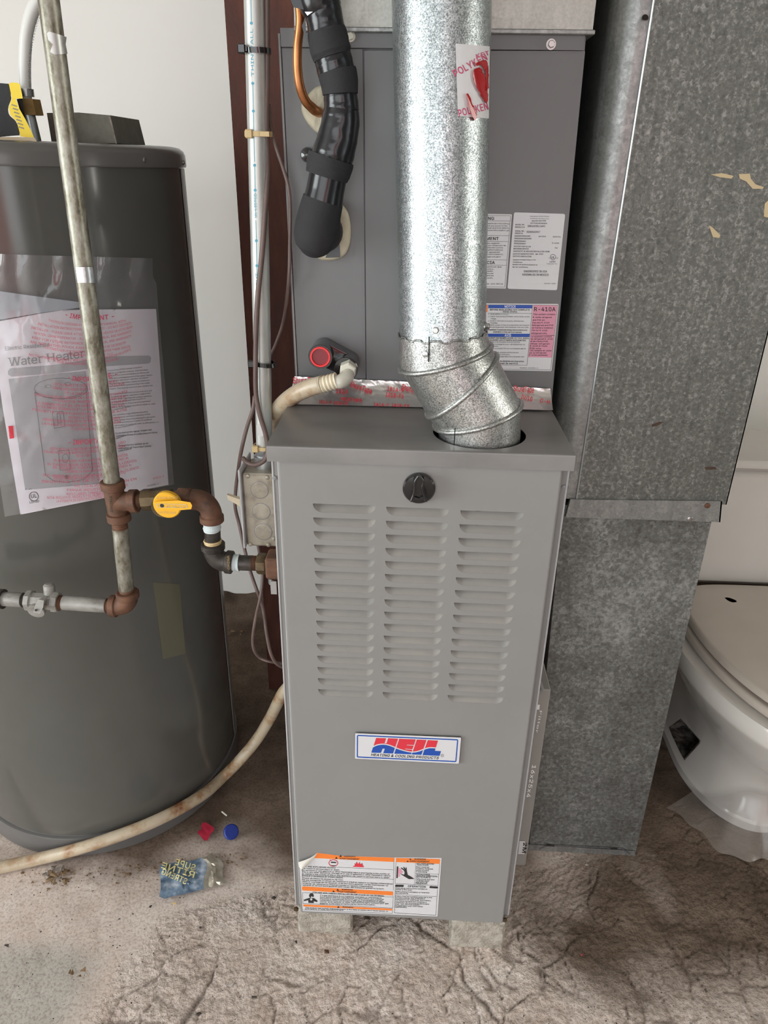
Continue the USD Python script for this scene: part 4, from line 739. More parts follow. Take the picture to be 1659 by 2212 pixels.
single('thermostat_wire', tube(W_([(581, 225, KY+.012), (584, 270, KY+.010), (597, 320, KY), (613, 368, KY), (623, 405, KY+.0), (627, 450, KY+.0), (626, 520, KY), (624, 600, KY), (613, 690, KY+.03), (597, 740, KY+.05), (584, 768, KY+.07)]), .0023, 10, 6), 'wire_brown', 'slack brown wire bowing over the left edge of the coil cabinet', 'wire', smooth=True)
single('thermostat_wire', tube(W_([(550, 855, KY+.0), (546, 885, KY-.004), (533, 925, KY-.002), (521, 975, KY), (514, 1020, KY+.03), (509, 1060, KY+.04), (508, 1095, KY+.04), (516, 1130, KY+.04), (527, 1180, KY+.03), (538, 1225, KY+.02), (553, 1270, KY), (567, 1310, KY), (576, 1370, KY-.012), (585, 1412, KY-.016), (597, 1433, KY-.014), (612, 1442, KY-.008)]), .0027, 10, 6), 'wire_brown', 'brown wire passing behind the switch cover and hanging down to the furnace side', 'wire', smooth=True)
single('thermostat_wire', tube(W_([(556, 1170, KY+.01), (562, 1205, KY+.005), (567, 1240, KY), (563, 1285, KY-.01), (553, 1330, KY-.015), (546, 1375, KY-.015), (548, 1402, KY-.012), (560, 1420, KY), (582, 1429, KY), (612, 1433, KY+.01)]), .0024, 10, 6), 'wire_brown', 'thin brown wire drooping in a loop below the switch box', 'wire', smooth=True)

BY = .140
b0, b1 = at(517, 1024, y=BY), at(593, 1182, y=BY); bx0 = at(527, 1100, y=BY)[0]; bz1, bz0 = at(555, 1024, y=BY)[2], at(560, 1181, y=BY)[2]
bxl = bx0
sb = thing('switch_box', 'tan galvanised steel electrical box with three round knockouts and ivory toggle', 'electrical box', (bxl, BY+.03, bz0))
part(sb, 'box', rbox(bxl, .0018, BY, BY+.062, bz0, bz1, .003), 'box_steel')
bs = plane_y(BY)
for p in ((561, 1059), (565, 1105), (569, 1149)):
    q = at(*p, y=BY); r = 19*np.linalg.norm(q-EYE)/FPX*.97
    k = part(sb, 'knockout', lathe([(-.001, r), (.0003, r), (.0007, r-.0007), (.0007, .001)], q, (0, -1, 0), 40), 'box_steel', smooth=30)
    part(sb, 'knockout_groove', lathe([(.0001, r+.0009), (.00025, r)], q, (0, -1, 0), 40, cap=False), 'ink_grey')
for p in ((535, 1029), (577, 1032), (541, 1176), (580, 1177), (592, 1164)):
    part(sb, 'dimple', lathe([(-.001, .0036), (.0010, .003), (.0018, .0012)], at(*p, y=BY), (0, -1, 0), 14), 'box_steel')
cvz1, cvz0 = at(513, 1015, y=BY-.004)[2], at(521, 1184, y=BY-.004)[2]
cv = part(sb, 'cover_plate', rbox(bxl-.0035, bxl-.0005, BY-.006, BY+.068, cvz0, cvz1, .0012), 'white_label', label='bright metal cover plate')
g0 = at(514, 1084, y=BY+.03); part(sb, 'toggle', hull([g0+(.004, -.004, -.006), g0+(.004, .004, -.006), g0+(.004, -.004, .006), g0+(.004, .004, .006), g0+(-.014, -.0032, .005), g0+(-.014, .0032, .005), g0+(-.015, -.003, .012), g0+(-.015, .003, .012)]), 'ivory', label='ivory toggle lever')
# loose pipe clip hooked under the union
cq = at(598, 1252, y=.100); a = np.linspace(math.radians(262), math.radians(20), 26); R = .0125
ring_ = [[cq+(r*math.cos(t), r*math.sin(t)*.95, h) for r, h in ((R, -.0045), (R, .0045), (R-.0009, .0045), (R-.0009, -.0045))] for t in a]
ring_ = [[cq+(R*math.cos(t)+.0008*math.sin(9*t)*0, R*math.sin(t)*.95, h) if r == R else cq+(r*math.cos(t), r*math.sin(t)*.95, h) for r, h in ((R, -.0045), (R, .0045), (R-.0009, .0045), (R-.0009, -.0045))] for t in a]
f0_ = cq+(R*math.cos(a[0]), R*math.sin(a[0])*.95, 0)
tab_ = rbox(f0_[0]-.0055, f0_[0]+.0035, f0_[1]-.0010, f0_[1]+.0004, f0_[2]-.0175, f0_[2]+.0045, .0004)
single('pipe_clip', join(loft(np.array(ring_)), tab_), 'zinc', 'bright zinc pipe clip hooked below the brown pipe union at the furnace side', 'pipe clip')

# ================================================================== GAS PIPE
GY = .07; PR = .01067
G = thing('gas_pipe', 'galvanised gas pipe with rusty fittings and yellow valve in front of the water heater', 'gas pipe', tuple(at(272, 1305, y=GY)))
gp_ = lambda x, y, d=0.0: at(x, y, y=GY+d)
t_top = gp_(242, 1042); r0 = gp_(105, 0); rax = (r0-t_top)/np.linalg.norm(r0-t_top); rtop = t_top+rax*((2.45-t_top[2])/rax[2])
part(G, 'riser', pipe(t_top-rax*.01, rtop, PR, 36), 'pipe_galv', smooth=True)
gsurf = cylinder(t_top, rax, PR)
part(G, 'label_and_reflection_patch', draped(Polygon([(101, 72), (106, 68), (126, 74), (144, 80), (142, 96), (146, 116), (118, 118), (108, 112), (114, 96), (104, 86)]), gsurf, .0006, 4), 'foil_dull' if 'foil_dull' in MATS else 'zinc', label='torn silver label remnant')
part(G, 'label_and_reflection_patch', draped(Polygon([(163, 577), (200, 577), (207, 611), (168, 611)]), gsurf, .0006, 4), 'zinc')
tb = gp_(258, 1122); tax = (t_top-tb)/np.linalg.norm(t_top-tb)
TL = float(np.linalg.norm(t_top-tb)); tr = .0132
tee = part(G, 'tee', join(lathe([(0, tr), (TL, tr)], tb, tax, 32), lathe([(-.002, .0145), (-.001, .0158), (.009, .0158), (.0105, tr)], tb, tax, 32), lathe([(TL-.0105, tr), (TL-.009, .0158), (TL+.001, .0158), (TL+.002, .0145), (TL+.002, .011)], tb, tax, 32)), 'rust_iron', label='rusty malleable iron tee')
tc = gp_(250, 1084); te = gp_(298, 1082)
bax = (te-tc)/np.linalg.norm(te-tc); bl_ = float(np.linalg.norm(te-tc))
part(tee, 'branch', lathe([(0, tr), (bl_-.012, tr), (bl_-.010, .0158), (bl_-.001, .0158), (bl_, .0145)], tc, bax, 32), 'rust_iron')
part(tee, 'cast_lettering', words('CHINA', ((243, 1107), (241, 1070)), 5, lambda x, y, o=0.0: at(x, y, y=GY-tr-o), .0006, True), 'brass_old', smooth=False)
def seg(name, m, *P, r=PR, **k):
    return part(G, name, pipe(P[0], P[1], r, 28), m, smooth=True, **k)
seg('nipple', 'rust_iron', gp_(294, 1082), gp_(330, 1080), r=.0100)
part(G, 'thread', thread(gp_(303, 1082), gp_(312, 1081.5), .0106, 4), 'brass_old')
v0, v1 = gp_(310, 1080), gp_(343, 1078)
hexd = (v1-v0)/np.linalg.norm(v1-v0)
valve = part(G, 'valve', join(lathe([(0, .0150), (.012, .0150), (.014, .0135), (.040, .0135)], v0, hexd, 8, .2), tm(lathe([(0, .0145), (.024, .0145)], gp_(362, 1080), (0, -1, 0), 20))), 'brass_old', label='brass gas valve body with yellow lever handle')
part(G, 'valve_end', join(lathe([(0, .0125), (.006, .0140), (.020, .0140), (.022, .0125)], gp_(380, 1078), hexd, 8, .2)), 'rust_iron')
seg('coupling', 'rust_iron', gp_(386, 1077), gp_(414, 1078), r=.0145)
hd = gp_(362, 1090, -.024)
part(valve, 'handle_disc', lathe([(0, .0184), (.006, .0184), (.0075, .0170), (.0075, .001)], hd+(0, .004, 0), (0, -1, 0), 40), 'valve_yellow', label='yellow handle disc')
vs = lambda x, y, o=0.0: at(x, y, y=GY-.024-.0045-o)
lev = Polygon([(333, 1085), (345, 1083), (385, 1081), (411, 1085), (415, 1092), (413, 1100), (380, 1103), (345, 1100), (333, 1096)])
part(valve, 'lever', join(solid(lev, vs, -.001, .007)), 'valve_yellow', smooth=25, label='yellow lever')
part(valve, 'lever_groove', flat(Polygon([(337, 1088), (402, 1089), (406, 1097), (340, 1097)]).difference(Polygon([(340, 1089.5), (400, 1090.5), (403, 1095.5), (342, 1095.5)])), vs, .0073), 'nylon_yellow', smooth=False)
part(valve, 'lever_screw', lathe([(0, .0026), (.0006, .0026)], at(350, 1092, y=GY-.024-.0045-.0069), (0, -1, 0), 16), 'ink_black')
part(valve, 'handle_lettering', join(words('6208 OCC', ((338, 1078), (384, 1078)), 5, lambda x, y, o=0.0: at(x, y, y=hd[1]+.004-.0076-o), .0003), words('1/2 PSI GAS', ((340, 1109), (380, 1110)), 4.5, lambda x, y, o=0.0: at(x, y, y=hd[1]+.004-.0076-o), .0003), words('BK PALETTI', ((360, 1096), (400, 1096.5)), 5, vs, .0073)), 'nylon_yellow', smooth=False)
def elbow(name, m, pts, r, lab=None, ends=(.0155, .0155), wid=.009):
    P = [gp_(*p) if len(p) < 3 else gp_(*p) for p in pts]; c = curve(P, 8)
    e = part(G, name, tube(P, r, 32, 8), m, smooth=True, label=lab)
    for i, (k, R) in enumerate(((0, ends[0]), (-1, ends[1]))):
        if R:
            ax = (c[1]-c[0]) if k == 0 else (c[-2]-c[-1]); ax /= np.linalg.norm(ax)
            part(e, 'rim', lathe([(-.001, r), (-.0005, R-.001), (.0005, R), (wid-.001, R), (wid, R-.001), (wid+.001, r)], c[k], ax, 32, cap=True), m)
    return e
elbow('elbow', 'rust_iron', [(409, 1079), (428, 1080), (446, 1089), (456, 1106), (458, 1126)], .0140, 'rusty elbow turning down', (0, .0162))
seg('nipple', 'black_iron', gp_(458, 1120), gp_(460, 1176), r=.0108)
part(G, 'pipe_dope', lathe([(i*.0022, .0112+.0006*((i*7) % 3)) for i in range(8)], gp_(458, 1146), gp_(458, 1126)-gp_(458, 1146), 24), 'pipe_dope', smooth=False, label='whitish pipe dope on the threads')
part(G, 'pipe_dope', lathe([(i*.0018, .0112+.0007*((i*5) % 3)) for i in range(6)], gp_(460, 1178), gp_(459, 1160)-gp_(460, 1178), 24), 'nylon_yellow', smooth=False)
elbow('elbow', 'black_iron', [(460, 1174), (461, 1190), (467, 1203), (480, 1212), (502, 1215)], .0138, 'black iron elbow stamped with lettering', (.0163, .0163))
part(G, 'cast_lettering', words('CHINA', ((497, 1230), (495, 1200)), 5, lambda x, y, o=0.0: at(x, y, y=GY-.0165-o), .0002, True), 'brass', smooth=False)
seg('nipple', 'black_iron', gp_(500, 1215), gp_(545, 1216.5), r=.0108)
part(G, 'pipe_dope', lathe([(i*.002, .0112+.0005*((i*7) % 3)) for i in range(6)], gp_(502, 1215), gp_(515, 1215.5)-gp_(502, 1215), 24), 'pipe_dope', smooth=False)
part(G, 'thread', thread(gp_(541, 1216), gp_(556, 1217), .0109, 5), 'rust_iron')
part(G, 'union_nut', lathe([(0, .0135), (.003, .0150), (.011, .0150), (.013, .0135)], gp_(556, 1217), gp_(578, 1218)-gp_(556, 1217), 8, .2), 'brass_old')
u0 = gp_(577, 1218); part(G, 'union_body', rbox(u0[0], .0016, GY-.0165, GY+.0165, u0[2]-.0165, u0[2]+.0165, .003), 'rust_iron')
# lower leg
part(G, 'thread', thread(gp_(258, 1126), gp_(259.5, 1143), .0106, 4), 'rust_iron')
seg('nipple', 'pipe_galv', gp_(259.5, 1141), gp_(273, 1272))
part(G, 'thread', thread(gp_(273, 1270), gp_(274.5, 1284), .0106, 4), 'rust_iron')
elbow('elbow', 'rust_iron', [(275, 1279), (276, 1294), (268, 1305), (252, 1309), (240, 1309)], .0140, 'rusty elbow turning left', (.0162, .0162))
part(G, 'thread', thread(gp_(240, 1309), gp_(226, 1308), .0106, 4), 'rust_iron')
seg('nipple', 'pipe_painted', gp_(230, 1308), gp_(137, 1302))
part(G, 'thread', thread(gp_(142, 1302.5), gp_(126, 1301), .0106, 5), 'rust_iron')
pv0, pv1 = gp_(128, 1301), gp_(58, 1297); pa = (pv1-pv0)/np.linalg.norm(pv1-pv0); pl_ = float(np.linalg.norm(pv1-pv0))
pv = part(G, 'plug_valve', join(lathe([(0, .0140), (.003, .0155), (.008, .0155), (.010, .0128), (pl_-.010, .0128), (pl_-.008, .0155), (pl_-.002, .0155), (pl_, .0135)], pv0, pa, 8, .2), lathe([(-.018, .006), (-.014, .011), (.012, .0125), (.014, .012), (.0145, .004)], gp_(86, 1306), (0, -1, -.25), 24), lathe([(0, .008), (.018, .008), (.021, .005)], gp_(108, 1290, .004), (0, .2, 1), 18)), 'pipe_painted', label='grey painted plug valve')
part(pv, 'plug_tang', hull([q+d for q in (gp_(80, 1318, -.026), gp_(87, 1304, -.024)) for d in ((-.006, 0, -.004), (.003, 0, -.006), (.005, .002, .004), (-.003, .002, .006), (-.006, .014, -.004), (.005, .014, .004))]), 'pipe_painted')
part(pv, 'plug_hole', lathe([(0, .0018), (.0006, .0018)], gp_(78, 1318, -.0268), (0, -1, 0), 12), 'ink_black')
part(G, 'thread', thread(gp_(62, 1297), gp_(46, 1296), .0106, 5), 'black_iron')
seg('nipple', 'pipe_painted', gp_(49, 1296), gp_(4, 1293.5))
part(G, 'coupling', lathe([(0, .0145), (.05, .0145)], gp_(8, 1294), gp_(-60, 1290)-gp_(8, 1294), 24), 'black_iron')

# ================================================================== WATER HEATER
TX, TY, TR = -.465, .405, .264
WH = thing('water_heater', 'large dark grey cylindrical electric water heater tank at the left', 'water heater', (TX, TY, 0))
ZC = 1.1935
part(WH, 'jacket', lathe([(.052, TR), (.0535, TR+.0004), (ZC-.002, TR+.0004), (ZC-.001, TR-.002)], (TX, TY, 0), n=160, cap=False), 'tank_paint', smooth=40, label='glossy dark grey jacket')
part(WH, 'base_ring', lathe([(.003, TR+.002), (.003, TR+.0045), (.044, TR+.0045), (.047, TR+.0035), (.048, TR-.002), (.053, TR-.002)], (TX, TY, 0), n=160, cap=False), 'tank_cap', smooth=40)
part(WH, 'top_cap', lathe([(ZC-.003, TR-.003), (ZC-.0025, TR+.0042), (ZC, TR+.0052), (ZC+.014, TR+.0046), (ZC+.020, TR+.002), (ZC+.0245, TR-.004), (ZC+.0262, TR-.013), (ZC+.0268, TR-.04), (ZC+.0272, .01)], (TX, TY, 0), n=160), 'tank_cap', smooth=50, label='grey top cap with rounded edge')
tsurf = lambda px, py, off=0.0: cylinder((TX, TY, 0), (0, 0, 1), TR+.0004)(px, py, off)
for px, py in ((311, 346), (396, 351)):
    q = cylinder((TX, TY, 0), (0, 0, 1), TR+.005)(float(px), float(py)); d = (q-np.array((TX, TY, q[2]))); d /= np.linalg.norm(d)
    part(WH, 'screw', lathe([(-.001, .0036), (.001, .0036), (.0022, .002)], q, d, 14), 'steel')
# rolled jacket seam near the right-hand silhouette
def jac(ang0, ang1, r, z0, z1, t=.0006):
    a = np.linspace(ang0, ang1, 8); rings = []
    for z in (z0, z1): rings.append(np.vstack([np.stack([TX+(TR+r+t)*np.cos(a), TY+(TR+r+t)*np.sin(a), 0*a+z], 1), np.stack([TX+(TR+r-.002)*np.cos(a[::-1]), TY+(TR+r-.002)*np.sin(a[::-1]), 0*a+z], 1)]))
    return loft(np.array(rings))
part(WH, 'seam_strip', jac(math.radians(5.4), math.radians(13), .0014, .054, ZC-.004), 'seam_reflection', label='vertical jacket seam strip with the wall reflection painted pale')  # real seam; its pale tone paints the wall reflected along the tank
part(WH, 'seam_gap', jac(math.radians(4.0), math.radians(5.2), .0005, .054, ZC-.004, .0002), 'dark_void')
part(WH, 'label_and_reflection_patch', jac(math.radians(-59), math.radians(-47), .0004, .36, .455, .0002) if False else draped(Polygon([(330, 1258), (388, 1262), (401, 1412), (352, 1424)]), tsurf, .0004, 8), 'tank_reflection' if 'tank_reflection' in MATS else 'tank_cap', label='faint yellowish reflection painted on the jacket')  # flat patch painting a soft yellowish reflection on the jacket

# ---- document pouch and booklet on the jacket
ps = lambda k: (lambda px, py, off=0.0: cylinder((TX, TY, 0), (0, 0, 1), TR+k)(px, py, off))
D_ = lambda *s: [(a/3.456, 540+b/3.456) for a, b in s]
bag_poly = Polygon(D_((-260, 20), (300, 40), (1138, 62), (1142, 200), (1168, 250), (1182, 445), (1300, 1748), (1255, 1760), (640, 1880), (36, 1992), (-40, 1500), (-260, 300)))
book_poly = Polygon(D_((-150, 560), (300, 475), (480, 447), (1165, 440), (1258, 1752), (700, 1868), (152, 1976), (20, 1180), (-20, 900)))
def sheet(poly, k, wr, seed, step=7.0, free=None):
    """a loose sheet following the jacket, with soft wrinkles"""
    g = poly.segmentize(step); x0, y0, x1, y1 = g.bounds
    from scipy.spatial import Delaunay
    X, Y = np.meshgrid(np.arange(x0, x1, step), np.arange(y0, y1, step)); inner = np.stack([X.ravel(), Y.ravel()], 1)
    inner = inner[shapely.contains_xy(g.buffer(-step*.6), inner[:, 0], inner[:, 1])]; P = np.vstack([np.array(g.exterior.coords)[:-1], inner])
    tri_ = Delaunay(P).simplices; cen = P[tri_].mean(1); tri_ = tri_[shapely.contains_xy(g, cen[:, 0], cen[:, 1])]
    off = k+wr*(meshkit.fbm(np.stack([P[:, 0]*.022, P[:, 1]*.012, 0*P[:, 0]+seed], -1), 3, seed)-.3)
    if free is not None: off = off+free(P)
    R0 = cylinder((TX, TY, 0), (0, 0, 1), TR+.004); d = ray(P[:, 0], P[:, 1]); Q = R0(P[:, 0], P[:, 1])
    n = Q-np.array((TX, TY, 0)); n[:, 2] = 0; n /= np.linalg.norm(n, axis=1)[:, None]; V_ = Q-d*(off/np.abs((d*n).sum(1)))[:, None]
    m = T(V_, tri_)
    if (m.face_normals*(EYE-V_.mean(0))).sum(1).mean() < 0: m.invert()
    return m, (P, off)
def fluting(P):
    """gathered folds along the top of the bag"""
    t = np.clip((640-P[:, 1])/70, 0, 1); return t*.006*(np.sin(P[:, 0]*.11+1.2*np.sin(P[:, 0]*.037))*.5+.5)
bk = thing('manual_booklet', 'white and grey printed water heater manual inside the clear pouch', 'booklet', tuple(tsurf(190.0, 900.0)))
bm, (BP, BO) = sheet(book_poly, .004, .004, 5)
part(bk, 'cover', bm, 'booklet_paper' if 'booklet_paper' in MATS else 'white_label', smooth=True)
from scipy.interpolate import LinearNDInterpolator
def on_sheet(P, O):
    f = LinearNDInterpolator(P, O, fill_value=float(O.mean())); R0 = cylinder((TX, TY, 0), (0, 0, 1), TR+.004)
    def g(px, py, off=0.0):
        px = np.asarray(px, float); py = np.asarray(py, float); d = ray(px, py); Q = R0(px, py); n = Q-np.array((TX, TY, 0)); n[..., 2] = 0; n /= np.linalg.norm(n, axis=-1)[..., None]
        return Q-d*((f(px, py)+off)/np.abs((d*n).sum(-1)))[..., None]
    return g
bks = on_sheet(BP, BO)
bar = Polygon(D_((58, 905), (75, 885), (400, 858), (820, 795), (1110, 788), (1128, 800), (1126, 835), (1108, 848), (800, 868), (400, 922), (85, 945), (60, 930)))
part(bk, 'grey_bar', draped(bar, bks, .0005, 6), 'print_grey' if 'print_grey' in MATS else 'ink_grey', smooth=True)
pic = Polygon(D_((64, 963), (400, 925), (640, 905), (740, 1700), (740, 1745), (188, 1792)))
part(bk, 'grey_picture', draped(pic, bks, .0005, 6), 'print_grey' if 'print_grey' in MATS else 'ink_grey', smooth=True)
ell = lambda cx, cy, a, b, n=40: [(cx+a*math.cos(t), cy+b*math.sin(t)) for t in np.linspace(0, 2*math.pi, n)]
lines = [ell(455, 1035, 198, 78), [(258, 1060), (338, 1680)], [(640, 1010), (690, 1650)], [(258, 1060), (330, 1100), (480, 1108), (600, 1080), (648, 1030)], [(338, 1680), (400, 1725), (500, 1735), (620, 1715), (690, 1650)], ell(360, 1018, 22, 12, 20), ell(505, 1000, 22, 12, 20),
         [(390, 1210), (470, 1205), (485, 1320), (405, 1330), (390, 1210)], [(425, 1220), (448, 1220), (455, 1290), (430, 1292), (425, 1220)], [(435, 1500), (515, 1495), (525, 1640), (450, 1645), (435, 1500)], ell(488, 1555, 22, 32, 20)]
part(bk, 'line_drawing', join(*[solid(stroke(D_(*l), .9), bks, .0006, .0009, dense=4) for l in lines]+[solid(Point(D_((497, 1695))[0]).buffer(4.5), bks, .0004, .0006)]), 'ink_line', smooth=False, kind='stuff')
txt = [words('Water Heater', D_((62, 868), (350, 838), (640, 800)), 18, bks, .0009, serif=True), words('Electric Residential', D_((36, 750), (200, 735), (372, 720)), 8, bks, .0009, serif=True)]
part(bk, 'title', join(*txt), 'ink_grey', smooth=False)
para = ['The purpose of this manual is twofold:', 'one, to provide the installer with the basic', 'directions and recommendations for the proper', 'installation and adjustment of the water heater;', 'and two, for the owner-operator, to explain', 'the features, operation, safety precautions,', 'maintenance and troubleshooting of the water', 'heater. This manual also includes a parts list.', '', 'It is very important that all persons who are', 'expected to install, operate or adjust this', 'water heater read the instructions carefully', 'so they may understand how to perform', 'these operations. If you do not understand', 'these instructions or any terms within it, seek', 'professional advice.', '', 'Any questions regarding the operation,', 'maintenance, service or warranty of this', 'water heater should be directed to the seller', 'from whom it was purchased. If additional', 'information is required, refer to the section on', '"If you need service."', '', 'Do not destroy this manual. Please read', 'carefully and keep in a safe place for future', 'reference.']
txt = []
for i, s in enumerate(para):
    if s: y = 885+i*19.5; txt.append(words(s, D_((800+i*2.6, y+22), (800+i*2.6+min(len(s), 48)*6.9, y-6)), 3.1 if i < 24 else 3.4, bks, .0009, i >= 24))
for i, s in enumerate(('Recognize this symbol as an', 'indication of Important Safety', 'Information!')): txt.append(words(s, D_((885, 1468+i*20), (885+len(s)*8.2, 1448+i*20)), 3.4, bks, .0009, True))
txt += [words('UL', D_((232, 1852), (275, 1848)), 8, bks, .0009, True), words('LISTED', D_((222, 1892), (293, 1882)), 4.4, bks, .0009, True), words('AP16686-2', D_((1100, 1768), (1185, 1748)), 3, bks, .0009)]
cc = Point(D_((252, 1840))[0]).buffer(10.4); txt.append(solid(cc.difference(cc.buffer(-1.4)), bks, .0004, .0006, dense=3))
part(bk, 'black_text', join(*txt), 'ink_black', smooth=False)

bag = thing('document_pouch', 'clear plastic document pouch with red lettering taped to the water heater', 'plastic pouch', tuple(tsurf(185.0, 850.0)))
gm, (GP, GO) = sheet(bag_poly, .0095, .007, 9, 6.0, fluting)
part(bag, 'film', gm, 'film_clear', smooth=True)
fl_poly = Polygon(D_((-150, 290), (0, 308), (300, 350), (600, 390), (600, 430), (300, 470), (0, 520), (-150, 545)))
part(bag, 'flap', sheet(fl_poly, .0115, .004, 9, 6.0)[0], 'film_milky' if 'film_milky' in MATS else 'film_clear', smooth=True, label='milky folded flap')
gs = on_sheet(GP, GO)
RT = [('- IMPORTANT -', ((485, 497), (660, 524), (855, 510)), 10), ("THIS POUCH CONTAINS A MANUFACTURER'S MANUAL WITH", ((360, 532), (640, 570), (940, 536)), 5.2), ('INSTALLATION INSTRUCTIONS AND WARRANTY - DO NOT DESTROY', ((280, 558), (640, 602), (985, 552)), 5.2), ('INSTALLER - PLEASE LEAVE ATTACHED TO WATER HEATER OR AFFIX NEAR', ((230, 586), (640, 638), (990, 580)), 5.2), ('HEATER. OWNER/OPERATOR - PLEASE KEEP MANUAL AND WARRANTY', ((252, 626), (640, 672), (985, 614)), 5.2), ('KEEP FOR FUTURE REFERENCE. IF THE MANUAL AND WARRANTY', ((238, 660), (640, 706), (985, 648)), 5.2), ('ARE NOT IN THIS POUCH, A REPLACEMENT MAY BE OBTAINED BY', ((222, 692), (640, 740), (945, 696)), 5.2), ('CUSTOMER SERVICE DEPARTMENT, 500 GUNTER PARK DRIVE', ((320, 732), (640, 770), (975, 728)), 5.2), ('MONTGOMERY, AL 1-800-456-1413', ((505, 786), (680, 796), (842, 782)), 5.2), ("NOTE: INCLUDE MODEL AND SERIAL NUMBERS FROM HEATER'S", ((215, 788), (640, 830), (980, 750)), 5.2), ('NAME INSTALLER AND INSTALLATION DATE', ((425, 840), (640, 858), (880, 822)), 5.2),
      ('- IMPORTANTE -', ((505, 968), (680, 980), (880, 940)), 10), ('CETTE POCHETTE CONTIENT UN MANUEL', ((398, 1008), (620, 1020), (880, 985)), 5.2), ("D'ENTRETIEN AINSI QUE LES INSTRUCTIONS", ((392, 1036), (620, 1048), (930, 1005)), 5.2), ('ET LA GARANTIE', ((485, 1076), (590, 1082), (700, 1078)), 5.2), ('INSTALLATEUR: PRIERE DE LAISSER FIXE AU CHAUFFE', ((258, 1086), (620, 1112), (955, 1062)), 5.2), ('UTILISATEUR: PRIERE DE CONSERVER', ((393, 1124), (640, 1142), (940, 1100)), 5.2), ('LA GARANTIE ET DE LES GARDER POUR REFERENCE', ((268, 1146), (620, 1172), (950, 1130)), 5.2), ("SI LE MODE D'EMPLOI ET LA GARANTIE NE SONT PAS", ((275, 1172), (620, 1200), (930, 1165)), 5.2), ('POCHETTE, VOUS POUVEZ EN OBTENIR UNE AUTRE', ((240, 1198), (620, 1232), (950, 1200)), 5.2), ('SERVICE A LA CLIENTELE', ((510, 1258), (620, 1262), (760, 1252)), 5.2), ("PRIERE D'INDIQUER LES N. DE MODELE ET DE SERIE", ((318, 1272), (600, 1288), (900, 1262)), 5.2), ("LA PLAQUE DU CHAUFFE-EAU, AINSI QUE LE NOM", ((315, 1302), (600, 1318), (900, 1290)), 5.2), ("ET LA DATE D'INSTALLATION", ((535, 1344), (650, 1346), (800, 1336)), 5.2),
      ('- IMPORTANTE -', ((512, 1452), (690, 1446), (865, 1418)), 10), ('ESTA BOLSA CONTIENE UN MANUAL DE USO', ((375, 1490), (640, 1492), (940, 1440)), 5.2), ('CALENTADOR CON INSTRUCCIONES DE INSTALACION', ((325, 1512), (620, 1520), (935, 1470)), 5.2), ('NO LA TIRE', ((570, 1546), (620, 1546), (680, 1542)), 5.2), ('SR. INSTALADOR: POR FAVOR DEJE LA GARANTIA', ((398, 1578), (660, 1580), (955, 1535)), 5.2), ('AL CALENTADOR O EN UN LUGAR CERCA', ((350, 1604), (640, 1610), (960, 1560)), 5.2), ('SR. USUARIO: POR FAVOR LEA INCLUIDOS', ((393, 1632), (680, 1630), (1022, 1580)), 5.2), ('Y CONSERVELOS PARA PREGUNTAS DIRIGIENDO A:', ((468, 1660), (700, 1656), (985, 1612)), 5.2), ('SI EL MANUAL DE USO Y CUIDADO O SERVICIO AL CLIENTE', ((320, 1688), (680, 1690), (1040, 1632)), 5.2), ('EN ESTA BOLSA FAVOR DE PEDIR REPUESTO', ((400, 1712), (660, 1708), (940, 1668)), 5.2), ('INDUSTRIAL S.A. DE C.V.', ((310, 1736), (520, 1738), (760, 1722)), 5.2), ('AVE. LOS BLVD. DON MARTIN EN', ((553, 1770), (760, 1762), (1020, 1715)), 5.2), ('PARQUE INDUSTRIAL LOS DOS', ((500, 1800), (720, 1794), (955, 1762)), 5.2), ('NUEVO LAREDO, TAMAULIPAS', ((497, 1830), (640, 1826), (790, 1808)), 5.2), ('NOTA: INCLUYA EL MODELO Y EL NUMERO', ((352, 1858), (560, 1852), (790, 1828)), 5.2), ('LA ETIQUETA DE ESPECIFICACIONES', ((422, 1884), (590, 1874), (780, 1850)), 5.2), ('AP8616-5', ((1145, 1714), (1185, 1704), (1225, 1694)), 4.4)]
part(bag, 'red_lettering', join(*[words(s, D_(*b), h, gs, .0006, h > 6) for s, b, h in RT]), 'ink_rose_dark' if 'ink_rose_dark' in MATS else 'ink_red', smooth=False)
part(bag, 'red_mark', solid(Polygon(D_((62, 1315), (98, 1312), (105, 1405), (72, 1410))), gs, .0003, .0006, dense=4), 'ink_red', label='small red rectangle')

# ---- things on top of the heater
TZ = ZC+.0272
def ptop(px, py, y): return at(px, py, y=y)
fo = thing('insulation_pad', 'thick folded dark grey foam insulation pad on top of the water heater', 'foam pad', (-.37, .43, TZ))
q0, q1, q2 = ptop(106, 297, .34), ptop(240, 313, .30), ptop(314, 312, .42)
h0_, h1_, h2_ = ptop(101, 244, .34)[2], ptop(238, 249, .30)[2], ptop(300, 259, .42)[2]
ftop = [np.array((ptop(101, 244, .34)[0], .34, h0_)), np.array((ptop(170, 243, .315)[0], .315, ptop(170, 243, .315)[2])), np.array((ptop(238, 249, .30)[0], .30, h1_)), np.array((ptop(300, 259, .42)[0], .42, h2_)), np.array((ptop(285, 256, .50)[0], .50, h2_)), np.array((ptop(120, 250, .46)[0], .46, h0_))]
fbot = [np.array((ptop(112, 310, .34)[0], .34, TZ)), np.array((ptop(176, 310, .315)[0], .315, TZ)), np.array((ptop(252, 312, .30)[0], .30, TZ)), np.array((ptop(314, 314, .42)[0], .42, TZ)), np.array((ptop(300, 314, .50)[0], .50, TZ)), np.array((ptop(124, 310, .46)[0], .46, TZ))]
part(fo, 'pad', loft(np.array([fbot, ftop])[:, ::1]), 'foam_grey', smooth=20)
part(fo, 'edge_facing', solid(Polygon([(234, 249), (238, 249), (253, 311), (250, 311)]), plane_y(.298), 0, .0008), 'lint')
